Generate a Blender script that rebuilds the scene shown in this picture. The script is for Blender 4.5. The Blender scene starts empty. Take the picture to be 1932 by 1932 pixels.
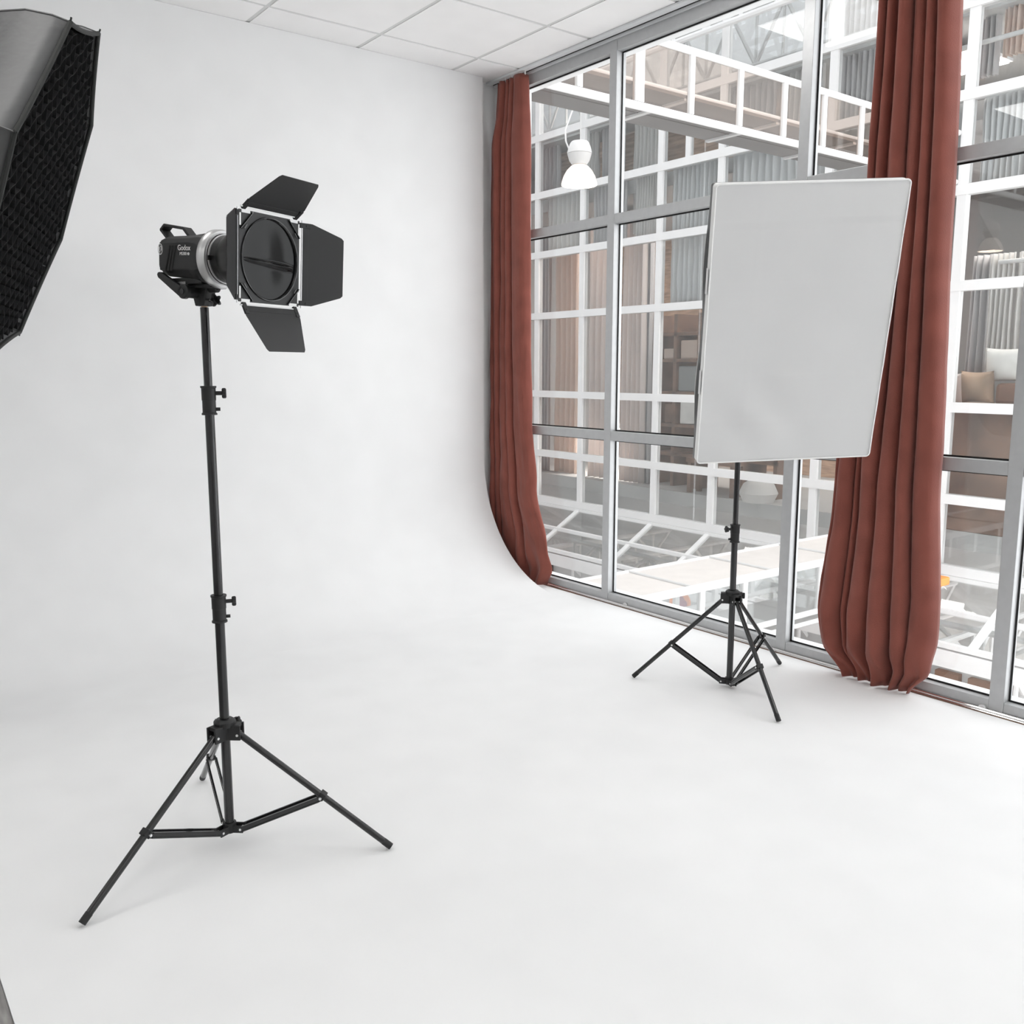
import bpy, bmesh, math, random
from mathutils import Vector, Matrix, noise
random.seed(7)
LED, SKY = 7.9, 2.8
C = bpy.context.scene.collection
V = Vector
PI = math.pi
ORG = {}

# ------------------------------------------------------------------ materials
def mat(name, col, rough=.5, metal=0, bump=0, bscale=50, var=0, vscale=5, spec=.5, sheen=0, emit=None, es=0,
        coat=0, stretch=None, trans=0):
    m = bpy.data.materials.new(name); m.use_nodes = True
    nt = m.node_tree; b = nt.nodes['Principled BSDF']
    c = (*col, 1) if len(col) == 3 else col
    b.inputs['Base Color'].default_value = c
    b.inputs['Roughness'].default_value = rough
    b.inputs['Metallic'].default_value = metal
    b.inputs['Specular IOR Level'].default_value = spec
    if sheen:
        b.inputs['Sheen Weight'].default_value = sheen
        b.inputs['Sheen Roughness'].default_value = .5
    if coat: b.inputs['Coat Weight'].default_value = coat
    if emit:
        b.inputs['Emission Color'].default_value = (*emit, 1); b.inputs['Emission Strength'].default_value = es
    tc = nt.nodes.new('ShaderNodeTexCoord')
    src = tc.outputs['Object']
    if stretch:
        mp = nt.nodes.new('ShaderNodeMapping'); mp.inputs['Scale'].default_value = stretch
        nt.links.new(src, mp.inputs['Vector']); src = mp.outputs['Vector']
    n = nt.nodes.new('ShaderNodeTexNoise'); n.inputs['Scale'].default_value = vscale; n.inputs['Detail'].default_value = 1.5
    nt.links.new(src, n.inputs['Vector'])
    r = nt.nodes.new('ShaderNodeValToRGB')
    v = var if var else .015
    r.color_ramp.elements[0].position = .3; r.color_ramp.elements[1].position = .7
    r.color_ramp.elements[0].color = (*[max(0, x * (1 - v)) for x in c[:3]], 1)
    r.color_ramp.elements[1].color = (*[min(1, x * (1 + v)) for x in c[:3]], 1)
    nt.links.new(n.outputs['Fac'], r.inputs['Fac']); nt.links.new(r.outputs['Color'], b.inputs['Base Color'])
    if bump:
        n2 = nt.nodes.new('ShaderNodeTexNoise'); n2.inputs['Scale'].default_value = bscale; n2.inputs['Detail'].default_value = 1
        nt.links.new(src, n2.inputs['Vector'])
        bp = nt.nodes.new('ShaderNodeBump'); bp.inputs['Strength'].default_value = bump; bp.inputs['Distance'].default_value = .01
        nt.links.new(n2.outputs['Fac'], bp.inputs['Height']); nt.links.new(bp.outputs['Normal'], b.inputs['Normal'])
    if trans:
        out = nt.nodes['Material Output']; t = nt.nodes.new('ShaderNodeBsdfTranslucent'); t.inputs['Color'].default_value = c
        mx = nt.nodes.new('ShaderNodeMixShader'); mx.inputs[0].default_value = trans
        nt.links.new(b.outputs[0], mx.inputs[1]); nt.links.new(t.outputs[0], mx.inputs[2]); nt.links.new(mx.outputs[0], out.inputs['Surface'])
    return m

def glass(name, tint=(.97, .98, .98), base=.04, gain=1.0, rough=0.0):
    m = bpy.data.materials.new(name); m.use_nodes = True; nt = m.node_tree
    for n in list(nt.nodes): nt.nodes.remove(n)
    out = nt.nodes.new('ShaderNodeOutputMaterial')
    tr = nt.nodes.new('ShaderNodeBsdfTransparent'); tr.inputs[0].default_value = (*tint, 1)
    gl = nt.nodes.new('ShaderNodeBsdfGlossy'); gl.inputs['Roughness'].default_value = rough
    lw = nt.nodes.new('ShaderNodeLayerWeight'); lw.inputs['Blend'].default_value = .5
    p = nt.nodes.new('ShaderNodeMath'); p.operation = 'POWER'; p.inputs[1].default_value = 5
    ma = nt.nodes.new('ShaderNodeMath'); ma.operation = 'MULTIPLY_ADD'; ma.inputs[1].default_value = .9 * gain; ma.inputs[2].default_value = base; ma.use_clamp = True
    mx = nt.nodes.new('ShaderNodeMixShader')
    nt.links.new(lw.outputs['Facing'], p.inputs[0]); nt.links.new(p.outputs[0], ma.inputs[0]); nt.links.new(ma.outputs[0], mx.inputs[0])
    nt.links.new(tr.outputs[0], mx.inputs[1]); nt.links.new(gl.outputs[0], mx.inputs[2]); nt.links.new(mx.outputs[0], out.inputs['Surface'])
    return m

M = dict(
    wall=mat('white_paint', (.86, .86, .86), .75, spec=0),
    floor=mat('white_sweep_paint', (.875, .875, .875), .7, spec=0),
    ceil=mat('ceiling_tile', (.93, .92, .915), .9, spec=0),
    tbar=mat('ceiling_grid_bar', (.7, .7, .69), .6),
    lam=mat('grey_laminate', (.3, .29, .28), .6, var=.25, vscale=14, stretch=(6, 1, 1)),
    alu=mat('silver_grey_powder_coat', (.49, .495, .5), .42, metal=.4, var=.03, vscale=30),
    trk=mat('white_track', (.76, .77, .78), .4),
    steel=mat('polished_steel', (.72, .71, .7), .16, metal=1, var=.06, vscale=3),
    brown=mat('brown_edge_trim', (.2, .12, .08), .5),
    gasket=mat('black_rubber', (.008, .008, .008), .6),
    curt=mat('terracotta_velvet', (.25, .080, .061), .85, bump=.12, bscale=220, var=.1, vscale=9, sheen=.18, spec=.1),
    blk=mat('black_powder_coat', (.012, .012, .013), .38, bump=.05, bscale=900),
    blkgl=mat('black_gloss_tube', (.010, .010, .011), .22, coat=.3),
    blkpl=mat('black_plastic', (.009, .009, .0095), .5, bump=.08, bscale=1200),
    door=mat('black_barn_metal', (.011, .011, .0115), .5, bump=.06, bscale=1500),
    ring=mat('brushed_silver', (.62, .62, .62), .34, metal=.75),
    screw=mat('bright_rivet', (.8, .8, .8), .3, metal=.6),
    brass=mat('brass_collar', (.75, .55, .4), .4, metal=.4),
    white=mat('white_print', (.8, .8, .8), .6),
    refl=mat('silver_reflector_inside', (.75, .75, .75), .25, metal=1),
    octa=mat('black_satin_fabric', (.07, .07, .071), .52, bump=.15, bscale=40, var=.06, vscale=8, sheen=.3),
    grid=mat('black_grid_fabric', (.006, .006, .0065), .9, bump=.1, bscale=300),
    edge=mat('grey_binding_tape', (.022, .023, .022), .8),
    diff=mat('white_diffuser_cloth', (.66, .66, .66), .8, bump=.04, bscale=18),
    pipe=mat('white_piping', (.86, .86, .85), .6),
    wht=mat('white_steel_frame', (.8, .79, .785), .5),
    wht2=mat('pale_grey_steel', (.62, .615, .61), .5),
    cream=mat('cream_roof_panel', (.68, .64, .61), .6, var=.03),
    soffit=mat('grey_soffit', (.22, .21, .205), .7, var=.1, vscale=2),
    slab=mat('grey_slab', (.5, .49, .48), .8),
    hall=mat('hall_floor_stone', (.62, .6, .585), .5, var=.15, vscale=1.2),
    oran=mat('orange_print', (.75, .22, .05), .6, var=.25, vscale=3),
    purp=mat('plum_print', (.22, .05, .09), .6),
    green=mat('moss_green_board', (.12, .15, .05), .7, var=.15),
    dkgr=mat('dark_slate_board', (.07, .08, .075), .5, var=.2),
    wood=mat('tan_timber', (.5, .33, .23), .6, var=.3, vscale=3, stretch=(1, 1, 8)),
    dwood=mat('brown_timber', (.22, .13, .09), .6, var=.3, vscale=3),
    dark=mat('dark_shop_wall', (.17, .16, .155), .8, var=.2, vscale=1),
    grey=mat('mid_grey_board', (.28, .28, .28), .7),
    peach=mat('peach_voile', (.85, .7, .61), .8, trans=.4),
    pink=mat('pale_pink_voile', (.88, .81, .78), .8, trans=.4),
    offw=mat('off_white_voile', (.8, .78, .76), .8, trans=.35),
    gcur=mat('grey_curtain_cloth', (.48, .46, .46), .8),
    blind=mat('pale_grey_blind', (.68, .68, .68), .7, trans=.2),
    cush=mat('cream_cushion', (.75, .73, .7), .8, var=.08, vscale=6),
    bcush=mat('patterned_tan_cushion', (.38, .26, .18), .8, var=.6, vscale=2.2),
    ott=mat('brown_leather', (.2, .1, .06), .5),
    lampg=mat('opal_lamp_shade', (.95, .9, .86), .5, emit=(1, .87, .78), es=.35),
    led=mat('led_diffuser', (.9, .9, .9), .5, emit=(1, .99, .97), es=LED),
    fill_led=mat('fill_light_panel', (.9, .9, .9), .5, emit=(1, .93, .87), es=24.0),  # glow of the fill lamps added in the shops and hall
    gl=glass('window_glass', (.975, .98, .98), .035, .9),
    gl2=glass('far_glass', (.93, .94, .94), .07, 1.0),
    glb=glass('bridge_glass', (.86, .8, .76), .05, .8),
    refb=mat('black_reflector_enamel', (.007, .007, .007), .33, spec=.35),
    roofg=glass('tinted_roof_glass', (.93, .94, .95), .04, .8),
    acry=glass('clear_gel_sheet', (.5, .5, .5), .03, .8, .04),
)

# ------------------------------------------------------------------ mesh helpers
def nb(): return bmesh.new()
def box(bm, x0, x1, y0, y1, z0, z1):
    if x1 < x0: x0, x1 = x1, x0
    if y1 < y0: y0, y1 = y1, y0
    if z1 < z0: z0, z1 = z1, z0
    p = [bm.verts.new(q) for q in ((x0,y0,z0),(x1,y0,z0),(x1,y1,z0),(x0,y1,z0),(x0,y0,z1),(x1,y0,z1),(x1,y1,z1),(x0,y1,z1))]
    for f in ((3,2,1,0),(4,5,6,7),(0,1,5,4),(1,2,6,5),(2,3,7,6),(3,0,4,7)): bm.faces.new([p[i] for i in f])
def fbox(bm, F, a0, a1, b0, b1, c0, c1):
    """box in frame F=(origin, A, B, Cc)"""
    o, A, B, Cc = F
    q = [(a0,b0,c0),(a1,b0,c0),(a1,b1,c0),(a0,b1,c0),(a0,b0,c1),(a1,b0,c1),(a1,b1,c1),(a0,b1,c1)]
    p = [bm.verts.new(o + A*x + B*y + Cc*z) for x, y, z in q]
    for f in ((3,2,1,0),(4,5,6,7),(0,1,5,4),(1,2,6,5),(2,3,7,6),(3,0,4,7)): bm.faces.new([p[i] for i in f])
def basis(d):
    d = V(d).normalized(); u = V((0,0,1)) if abs(d.z) < .95 else V((1,0,0))
    a = d.cross(u).normalized(); b = a.cross(d).normalized()
    return a, b, d
def ringverts(bm, c, a, b, r, n, sq=1):
    return [bm.verts.new(c + a*(r*math.cos(2*PI*i/n)) + b*(r*sq*math.sin(2*PI*i/n))) for i in range(n)]
def lathe(bm, p0, d, prof, n=24, cap=True):
    """prof list of (along, radius)"""
    a, b, d = basis(d); p0 = V(p0); rs = [ringverts(bm, p0 + d*s, a, b, max(r, 1e-4), n) for s, r in prof]
    for r0, r1 in zip(rs, rs[1:]):
        for i in range(n): bm.faces.new((r0[i], r0[(i+1) % n], r1[(i+1) % n], r1[i]))
    if cap:
        try: bm.faces.new(rs[0][::-1]); bm.faces.new(rs[-1])
        except ValueError: pass
def cyl(bm, p0, p1, r, n=16, r1=None):
    p0, p1 = V(p0), V(p1); lathe(bm, p0, p1-p0, [(0, r), ((p1-p0).length, r if r1 is None else r1)], n)
def tube(bm, pts, r, n=8):
    pts = [V(p) for p in pts]
    for i in range(len(pts)-1): cyl(bm, pts[i], pts[i+1], r, n)
def bar(bm, p0, p1, w, h, up=(0,0,1)):
    p0, p1 = V(p0), V(p1); d = (p1-p0); L = d.length; d.normalize()
    s = d.cross(V(up)).normalized(); u = s.cross(d).normalized()
    fbox(bm, (p0, d, s, u), 0, L, -w/2, w/2, -h/2, h/2)
def prism(bm, F, pts, c0, c1):
    o, A, B, Cc = F
    lo = [bm.verts.new(o + A*x + B*y + Cc*c0) for x, y in pts]; hi = [bm.verts.new(o + A*x + B*y + Cc*c1) for x, y in pts]
    n = len(pts)
    bm.faces.new(lo[::-1]); bm.faces.new(hi)
    for i in range(n): bm.faces.new((lo[i], lo[(i+1)%n], hi[(i+1)%n], hi[i]))
def split_obj(name, bm, m, parent, **kw):
    """every loose piece of bm becomes a part of its own"""
    bm.verts.ensure_lookup_table(); bm.verts.index_update(); seen = set(); out = []
    for v0 in bm.verts:
        if v0.index in seen: continue
        st = [v0]; comp = []; seen.add(v0.index)
        while st:
            v = st.pop(); comp.append(v)
            for e in v.link_edges:
                w = e.other_vert(v)
                if w.index not in seen: seen.add(w.index); st.append(w)
        nbm = bmesh.new(); mp = {v.index: nbm.verts.new(v.co) for v in comp}
        fs = {f for v in comp for f in v.link_faces}
        for f in fs: nbm.faces.new([mp[v.index] for v in f.verts])
        out.append(obj(name, nbm, m, parent, **kw))
    bm.free(); return out
def link(o, parent=None):
    C.objects.link(o)
    if parent: o.parent = parent
def obj(name, bm, m, parent=None, smooth=False, bevel=0, loc=None, kind=None, keep=False, solid=0):
    me = bpy.data.meshes.new(name)
    bmesh.ops.recalc_face_normals(bm, faces=bm.faces[:]) if not keep else None
    if parent is not None: off = ORG[parent.name]
    else:
        if loc is None:
            xs = [v.co for v in bm.verts]
            loc = V(((min(v.x for v in xs)+max(v.x for v in xs))/2, (min(v.y for v in xs)+max(v.y for v in xs))/2, min(v.z for v in xs)))
        off = V(loc)
    bmesh.ops.translate(bm, verts=bm.verts[:], vec=-off)
    bm.to_mesh(me); bm.free()
    me.materials.append(m)
    if smooth:
        for p in me.polygons: p.use_smooth = True
        me.set_sharp_from_angle(angle=math.radians(38))
    o = bpy.data.objects.new(name, me); link(o, parent)
    if parent is None: o.location = off
    ORG[o.name] = off
    if solid:
        s = o.modifiers.new('thick', 'SOLIDIFY'); s.thickness = solid; s.offset = 0
    if bevel:
        b = o.modifiers.new('bev', 'BEVEL'); b.width = bevel; b.segments = 2; b.limit_method = 'ANGLE'
    if kind: o['kind'] = kind
    return o
def thing(name, label, cat, loc, group=None, kind=None):
    o = bpy.data.objects.new(name, None); o.empty_display_size = .1; C.objects.link(o); o.location = loc
    ORG[o.name] = V(loc)
    if kind: o['kind'] = kind
    else: tag(o, label, cat, group)
    return o
def tag(o, label, cat, group=None):
    o['label'] = label; o['category'] = cat
    if group: o['group'] = group
    return o
def text_mesh(name, s, F, size, m, parent):
    cu = bpy.data.curves.new('t', 'FONT'); cu.body = s; cu.size = size; cu.extrude = .0003; cu.align_x = 'CENTER'; cu.align_y = 'CENTER'
    to = bpy.data.objects.new('t', cu); C.objects.link(to)
    dg = bpy.context.evaluated_depsgraph_get(); me = bpy.data.meshes.new_from_object(to.evaluated_get(dg))
    bpy.data.objects.remove(to); bm = nb(); bm.from_mesh(me); bpy.data.meshes.remove(me); bpy.data.curves.remove(cu)
    o, A, B, Cc = F
    for v in bm.verts: v.co = o + A*v.co.x + B*v.co.y + Cc*v.co.z
    return obj(name, bm, m, parent)

# ------------------------------------------------------------------ camera
cam = bpy.data.cameras.new('camera'); co = bpy.data.objects.new('camera', cam); C.objects.link(co)
yaw, pitch, roll, FP = .649, .153, .001, 1736.4
f = V((math.sin(yaw)*math.cos(pitch), math.cos(yaw)*math.cos(pitch), -math.sin(pitch)))
r = V((math.cos(yaw), -math.sin(yaw), 0)); u = r.cross(f)
r2 = r*math.cos(roll) + u*math.sin(roll); u2 = u*math.cos(roll) - r*math.sin(roll)
co.matrix_world = Matrix(((r2.x, u2.x, -f.x, 0), (r2.y, u2.y, -f.y, 0), (r2.z, u2.z, -f.z, 0), (0, 0, 0, 1)))
cam.sensor_width = 36; cam.lens = 36 * FP / 1932; cam.clip_start = .05; cam.clip_end = 200
bpy.context.scene.camera = co

# ------------------------------------------------------------------ room
FZ, CZ = -1.27, 1.681
XG, XF = 3.475, 3.43
# floor: the white painted sweep floor, and the sweep wall with its curved foot
bm = nb(); box(bm, .21, 3.40, -2.6, 3.866, FZ-.03, FZ); obj('floor', bm, M['floor'], kind='structure')
bm = nb(); box(bm, -2.6, .209, -2.6, 4.7, FZ-.04, FZ-.006); obj('floor', bm, M['lam'], kind='structure')
bm = nb(); prof = [(3.866 + .75*math.sin(a), FZ + .75*(1-math.cos(a))) for a in [PI/2*i/40 for i in range(41)]] + [(4.616, CZ-.001)]
back = [(4.66, CZ-.001), (4.66, FZ-.03), (3.866, FZ-.03)]
pr = prof + back
lo = [bm.verts.new((.21, y, z)) for y, z in pr]; hi = [bm.verts.new((3.285, y, z)) for y, z in pr]
for i in range(len(pr)):
    j = (i+1) % len(pr); bm.faces.new((lo[i], lo[j], hi[j], hi[i]))
bm.faces.new(lo); bm.faces.new(hi[::-1])
obj('wall_back', bm, M['floor'], kind='structure', smooth=True)
bm = nb(); box(bm, 3.286, 3.40, 3.866, 4.70, FZ-.03, FZ); obj('floor', bm, M['floor'], kind='structure')
bm = nb(); box(bm, -2.6, 3.66, 4.701, 4.8, FZ-.03, CZ+.1); obj('wall_rear', bm, M['wall'], kind='structure')
bm = nb(); box(bm, -2.7, -2.6, -2.6, 4.8, FZ-.03, CZ+.1); obj('wall_left', bm, M['wall'], kind='structure')
bm = nb(); box(bm, -2.7, 3.66, -2.7, -2.6, FZ-.03, CZ+.1); obj('wall_front', bm, M['wall'], kind='structure')
# ceiling tiles of 0.6 m with T bars; two rows of panels hold LED lights
gx = [1.876 + .6*k for k in range(-8, 3)]; gy = [4.372 - .6*k for k in range(12)]
leds = [(2.476, 2.572), (.076, 2.572), (-2.324, 2.572), (2.476, .172), (.076, .172), (-2.324, .172), (2.476, -2.228), (.076, -2.228)]
bm = nb()
ex = [-2.7] + [x for x in gx if x > -2.7] + [3.42]; ey = [-2.7] + [y for y in gy[::-1] if y > -2.7] + [4.8]
for i in range(len(ex)-1):
    for j in range(len(ey)-1):
        if any(abs(ex[i]-a) < .01 and abs(ey[j]-b) < .01 for a, b in leds): continue
        box(bm, ex[i]+.011, ex[i+1]-(.011 if i < len(ex)-2 else 0), ey[j]+.011, ey[j+1]-.011, CZ, CZ+.02)
ce = obj('ceiling', bm, M['ceil'], kind='structure')
bm = nb()
for x in ex[1:-1]: box(bm, x-.012, x+.012, -2.7, 4.8, CZ+.003, CZ+.03)
for y in ey[1:-1]: box(bm, -2.7, 3.42, y-.012, y+.012, CZ+.0032, CZ+.03)
obj('ceiling_grid', bm, M['tbar'], ce)
bm = nb(); box(bm, -2.7, 3.66, -2.7, 4.8, CZ+.12, CZ+.2); obj('ceiling_slab', bm, M['wall'], ce)
for i, (x, y) in enumerate(leds):
    where = ['mirrored in the glass beside the right curtain', 'mirrored in the glass at the right edge', 'above the room corner left of the camera',
             'above the camera by the window wall', 'above the camera in the middle of the room', 'above the camera by the left wall',
             'behind the camera by the window wall', 'behind the camera in the middle of the room'][i]
    t = thing('ceiling_light', 'square white LED ceiling light ' + where, 'ceiling light', (x+.3, y+.3, CZ), 'LED panels in the tiled ceiling')
    bm = nb()
    for a0, a1, b0, b1 in ((.012, .588, .012, .03), (.012, .588, .57, .588), (.012, .03, .03, .57), (.57, .588, .03, .57)): box(bm, x+a0, x+a1, y+b0, y+b1, CZ-.001, CZ+.02)
    obj('frame', bm, M['wht'], t)
    bm = nb(); box(bm, x+.03, x+.57, y+.03, y+.57, CZ+.002, CZ+.01); obj('diffuser', bm, M['led'], t)

# ------------------------------------------------------------------ window wall
mull = [(4.58, 4.632), (3.643, 3.695), (2.469, 2.521), (1.501, 1.555), (.53, .582), (-.44, -.388), (-1.41, -1.358), (-2.6, -2.55)]
TR = [(1.605, 1.66), (.758, .806), (-.376, -.3262), (-1.262, -1.222)]
# outer cap
for i in range(len(mull)-1):
    y1, y0 = mull[i][0], mull[i+1][1]          # bay between two mullions
    w = thing('window_%d' % (i+1), '', '', (3.45, (y0+y1)/2, FZ), kind='structure')
    bm = nb(); box(bm, XF, XG+.004, mull[i+1][0], mull[i+1][1], -1.262, 1.66); box(bm, XG+.004, XG+.022, mull[i+1][0]+.001, mull[i+1][1]-.001, -1.30, 1.70)
    obj('mullion', bm, M['alu'], w, bevel=.0015)
    for z0, z1 in TR:
        bm = nb(); box(bm, XF+.0015, XG+.004, y0+.0003, y1-.0003, z0, z1); box(bm, XG+.004, XG+.02, y0+.0003, y1-.0003, z0+.001, z1-.001)
        obj('transom', bm, M['alu'], w, bevel=.0015)
    for (a0, a1), (b0, b1) in zip(TR, TR[1:]):
        bm = nb(); box(bm, XG-.004, XG+.004, y0, y1, b1, a0); obj('glass_pane', bm, M['gl'], w)
        bm = nb(); g = .007
        box(bm, XG-.007, XG-.0042, y0, y0+g, b1, a0); box(bm, XG-.007, XG-.0042, y1-g, y1, b1, a0)
        box(bm, XG-.007, XG-.0042, y0+g, y1-g, b1, b1+g); box(bm, XG-.007, XG-.0042, y0+g, y1-g, a0-g, a0)
        obj('gasket', bm, M['gasket'], w)
bm = nb(); box(bm, XF, XG+.022, mull[0][0], mull[0][1], -1.262, 1.66); obj('trim_1', bm, M['alu'], kind='structure')
bm = nb(); box(bm, 3.425, 3.475, -2.6, 4.70, 1.6605, 1.686); obj('trim_2', bm, M['trk'], kind='structure', bevel=.002)
bm = nb(); box(bm, 3.4205, 3.4245, -2.6, 4.70, 1.676, 1.70); obj('shadow_gap_strip', bm, M['gasket'], kind='structure')  # black strip stands in for the shade in the ceiling edge gap
bm = nb(); box(bm, 3.475, 3.66, -2.6, 4.7, 1.6605, 7.4); box(bm, 3.475, 3.66, 4.7, 18, -6.2, 7.4); box(bm, 3.475, 3.66, -2.6, 4.7, -4.6, -1.2625); obj('wall_window_side', bm, M['wall'], kind='structure')  # upper wall raised out of view to block sky light on the atrium
bm = nb(); box(bm, 3.5, 3.66, 4.633, 4.7, -1.27, 1.66); box(bm, 3.43, 3.5, 4.633, 4.70, -1.27, 1.66); obj('wall_pier', bm, M['wall'], kind='structure')
# floor edge: brown packing strip, dark gap, polished steel angle
bm = nb(); box(bm, 3.4005, 3.4045, -2.6, 4.70, -1.29, -1.268); obj('trim_4', bm, M['brown'], kind='structure')
bm = nb(); box(bm, 3.4047, 3.475, -2.6, 4.70, -1.30, -1.2755); obj('trim_5', bm, M['gasket'], kind='structure')
bm = nb()
prf = [(3.4100, -1.2754), (3.4100, -1.268), (3.413, -1.2655), (3.4175, -1.2655), (3.4178, -1.262), (3.4215, -1.2585), (3.4285, -1.2585), (3.4285, -1.2754)]
a = [bm.verts.new((x, -2.6, z)) for x, z in prf]; b = [bm.verts.new((x, 4.70, z)) for x, z in prf]
for i in range(len(prf)):
    j = (i+1) % len(prf); bm.faces.new((a[i], a[j], b[j], b[i]))
bm.faces.new(a); bm.faces.new(b)
obj('trim_6', bm, M['steel'], kind='structure')
for yy, lab in ((3.50, 'small white plastic clip on the window sill left of the softbox stand'), (1.575, 'small white plastic clip on the window sill right of the wide curtain')):
    bm = nb(); prism(bm, (V((3.4215, yy, -1.258)), V((0, 1, 0)), V((0, 0, 1)), V((1, 0, 0))), [(-.014, 0), (.014, 0), (.010, .008), (.004, .011), (-.006, .011), (-.012, .006)], 0, .008)
    tag(obj('sill_clip', bm, M['white'], bevel=.001), lab, 'clip', 'clips on the window sill')

# ------------------------------------------------------------------ curtains
def curtain(name, label, ztop, zbot, span, xc, amp, valleys, m, vb=None, nu=220, nv=110, seed=0, wr=.01, group=None, under=.3, bump=None):
    """span(v)->(y_left,y_right) ; v=0 top, 1 bottom ; pleats between valleys"""
    bm = nb(); rows = []
    for j in range(nv+1):
        v = j/nv; z = ztop + (zbot-ztop)*v; yl, yr = span(v); row = []
        for i in range(nu+1):
            uu = i/nu
            vs = [q*(1-v)+p*v + .010*math.sin(4.1*v + 9*q + seed)*(0 < q < 1) for q, p in zip(valleys, vb or valleys)]
            k = max(n for n in range(len(vs)-1) if uu >= vs[n]-1e-9 or n == 0)
            s = min(1, max(0, (uu-vs[k])/(vs[k+1]-vs[k]))); w = vs[k+1]-vs[k]
            h = math.sin(PI*s)**.55 * (.3+.7*min(1, w/.17)) * (.85+.15*math.sin(3*v+k*2.3+seed))
            yy = uu - under*(1-.7*max(0, (v-.86)/.14))*w*math.sin(2*PI*s)*.32
            x = xc(v) - amp(v)*(h-.5)
            n1 = noise.noise(V((uu*7+seed, v*9, seed))) ; n2 = noise.noise(V((uu*20, v*26, seed+4)))
            x += wr*(n1*.8+n2*.35)*(.4+1.2*v*v)
            if bump: x += bump(uu, v)
            row.append(bm.verts.new((x, yl + (yr-yl)*yy, z + (0 if j else .006*math.sin(PI*s)))))
        rows.append(row)
    for a, b in zip(rows, rows[1:]):
        for i in range(nu): bm.faces.new((a[i], a[i+1], b[i+1], b[i]))
    return bm
def lerps(pts):
    def g(v):
        for (v0, a), (v1, b) in zip(pts, pts[1:]):
            if v <= v1:
                t = (v-v0)/(v1-v0); t = t*t*(3-2*t); return a+(b-a)*t
        return pts[-1][1]
    return g
# right, wide curtain
yl = lerps([(0, 2.13), (.32, 2.14), (.75, 2.22), (.9, 2.265), (.955, 2.24), (1, 2.13)])
yr = lerps([(0, 1.845), (.35, 1.815), (.7, 1.785), (.92, 1.745), (.965, 1.76), (1, 1.83)])
def puck(uu, v):
    if v < .86: return 0
    t = (v-.86)/.14
    return .018*math.sin(uu*26+3*t)*t + .012*math.sin(uu*55-6*t)*t*t
bm = curtain('c', '', 1.648, -1.262, lambda v: (yl(v), yr(v)), lerps([(0, 3.375), (.1, 3.36), (.85, 3.345), (.94, 3.33), (1, 3.362)]),
             lerps([(0, .07), (.1, .105), (.8, .115), (.93, .10), (1, .04)]), [0, .11, .26, .33, .49, .65, .80, 1], M['curt'], vb=[0, .05, .22, .27, .47, .68, .82, 1], seed=1, wr=.010, bump=puck)
cr = thing('curtain', 'wide terracotta velvet curtain hanging behind the white softbox', 'curtain', (3.35, 1.98, -1.262), 'terracotta curtains on the window wall')
obj('cloth', bm, M['curt'], cr, smooth=True, keep=True, solid=.003)
bm = nb()
for y in (1.86, 1.92, 1.98, 2.04, 2.10): box(bm, 3.372, 3.378, y-.004, y+.004, 1.646, 1.676)
split_obj('hook', bm, M['white'], cr)
# left, narrow curtain
yl2 = lerps([(0, 4.60), (.06, 4.61), (.12, 4.655), (1, 4.66)])
yr2 = lerps([(0, 4.335), (.12, 4.31), (.5, 4.305), (.66, 4.29), (.8, 4.24), (.93, 4.12), (.965, 4.085), (1, 4.14)])
def puck2(uu, v):
    if v < .88: return 0
    t = (v-.88)/.12
    return .016*math.sin(uu*17+2*t)*t + .012*math.sin(uu*37-5*t)*t
bm = curtain('c', '', 1.648, -1.262, lambda v: (yl2(v), yr2(v)), lerps([(0, 3.38), (.1, 3.37), (.85, 3.368), (.95, 3.362), (1, 3.38)]),
             lerps([(0, .05), (.1, .065), (.8, .07), (1, .04)]), [0, .12, .3, .44, .62, 1], M['curt'], vb=[0, .10, .22, .5, .6, 1], seed=5, wr=.012, bump=puck2, under=.25)
cl = thing('curtain', 'narrow terracotta curtain at the far corner beside the curved white wall', 'curtain', (3.37, 4.45, -1.262), 'terracotta curtains on the window wall')
obj('cloth', bm, M['curt'], cl, smooth=True, keep=True, solid=.003)
bm = nb()
for y in (4.34, 4.40, 4.46, 4.52, 4.58): box(bm, 3.378, 3.384, y-.004, y+.004, 1.646, 1.676)
split_obj('hook', bm, M['white'], cl)
bm = nb(); box(bm, 3.36, 3.40, -2.6, 4.69, 1.668, 1.6805)
tag(obj('curtain_track', bm, M['trk'], bevel=.002), 'white ceiling curtain track running along the window wall', 'curtain track')

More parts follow.
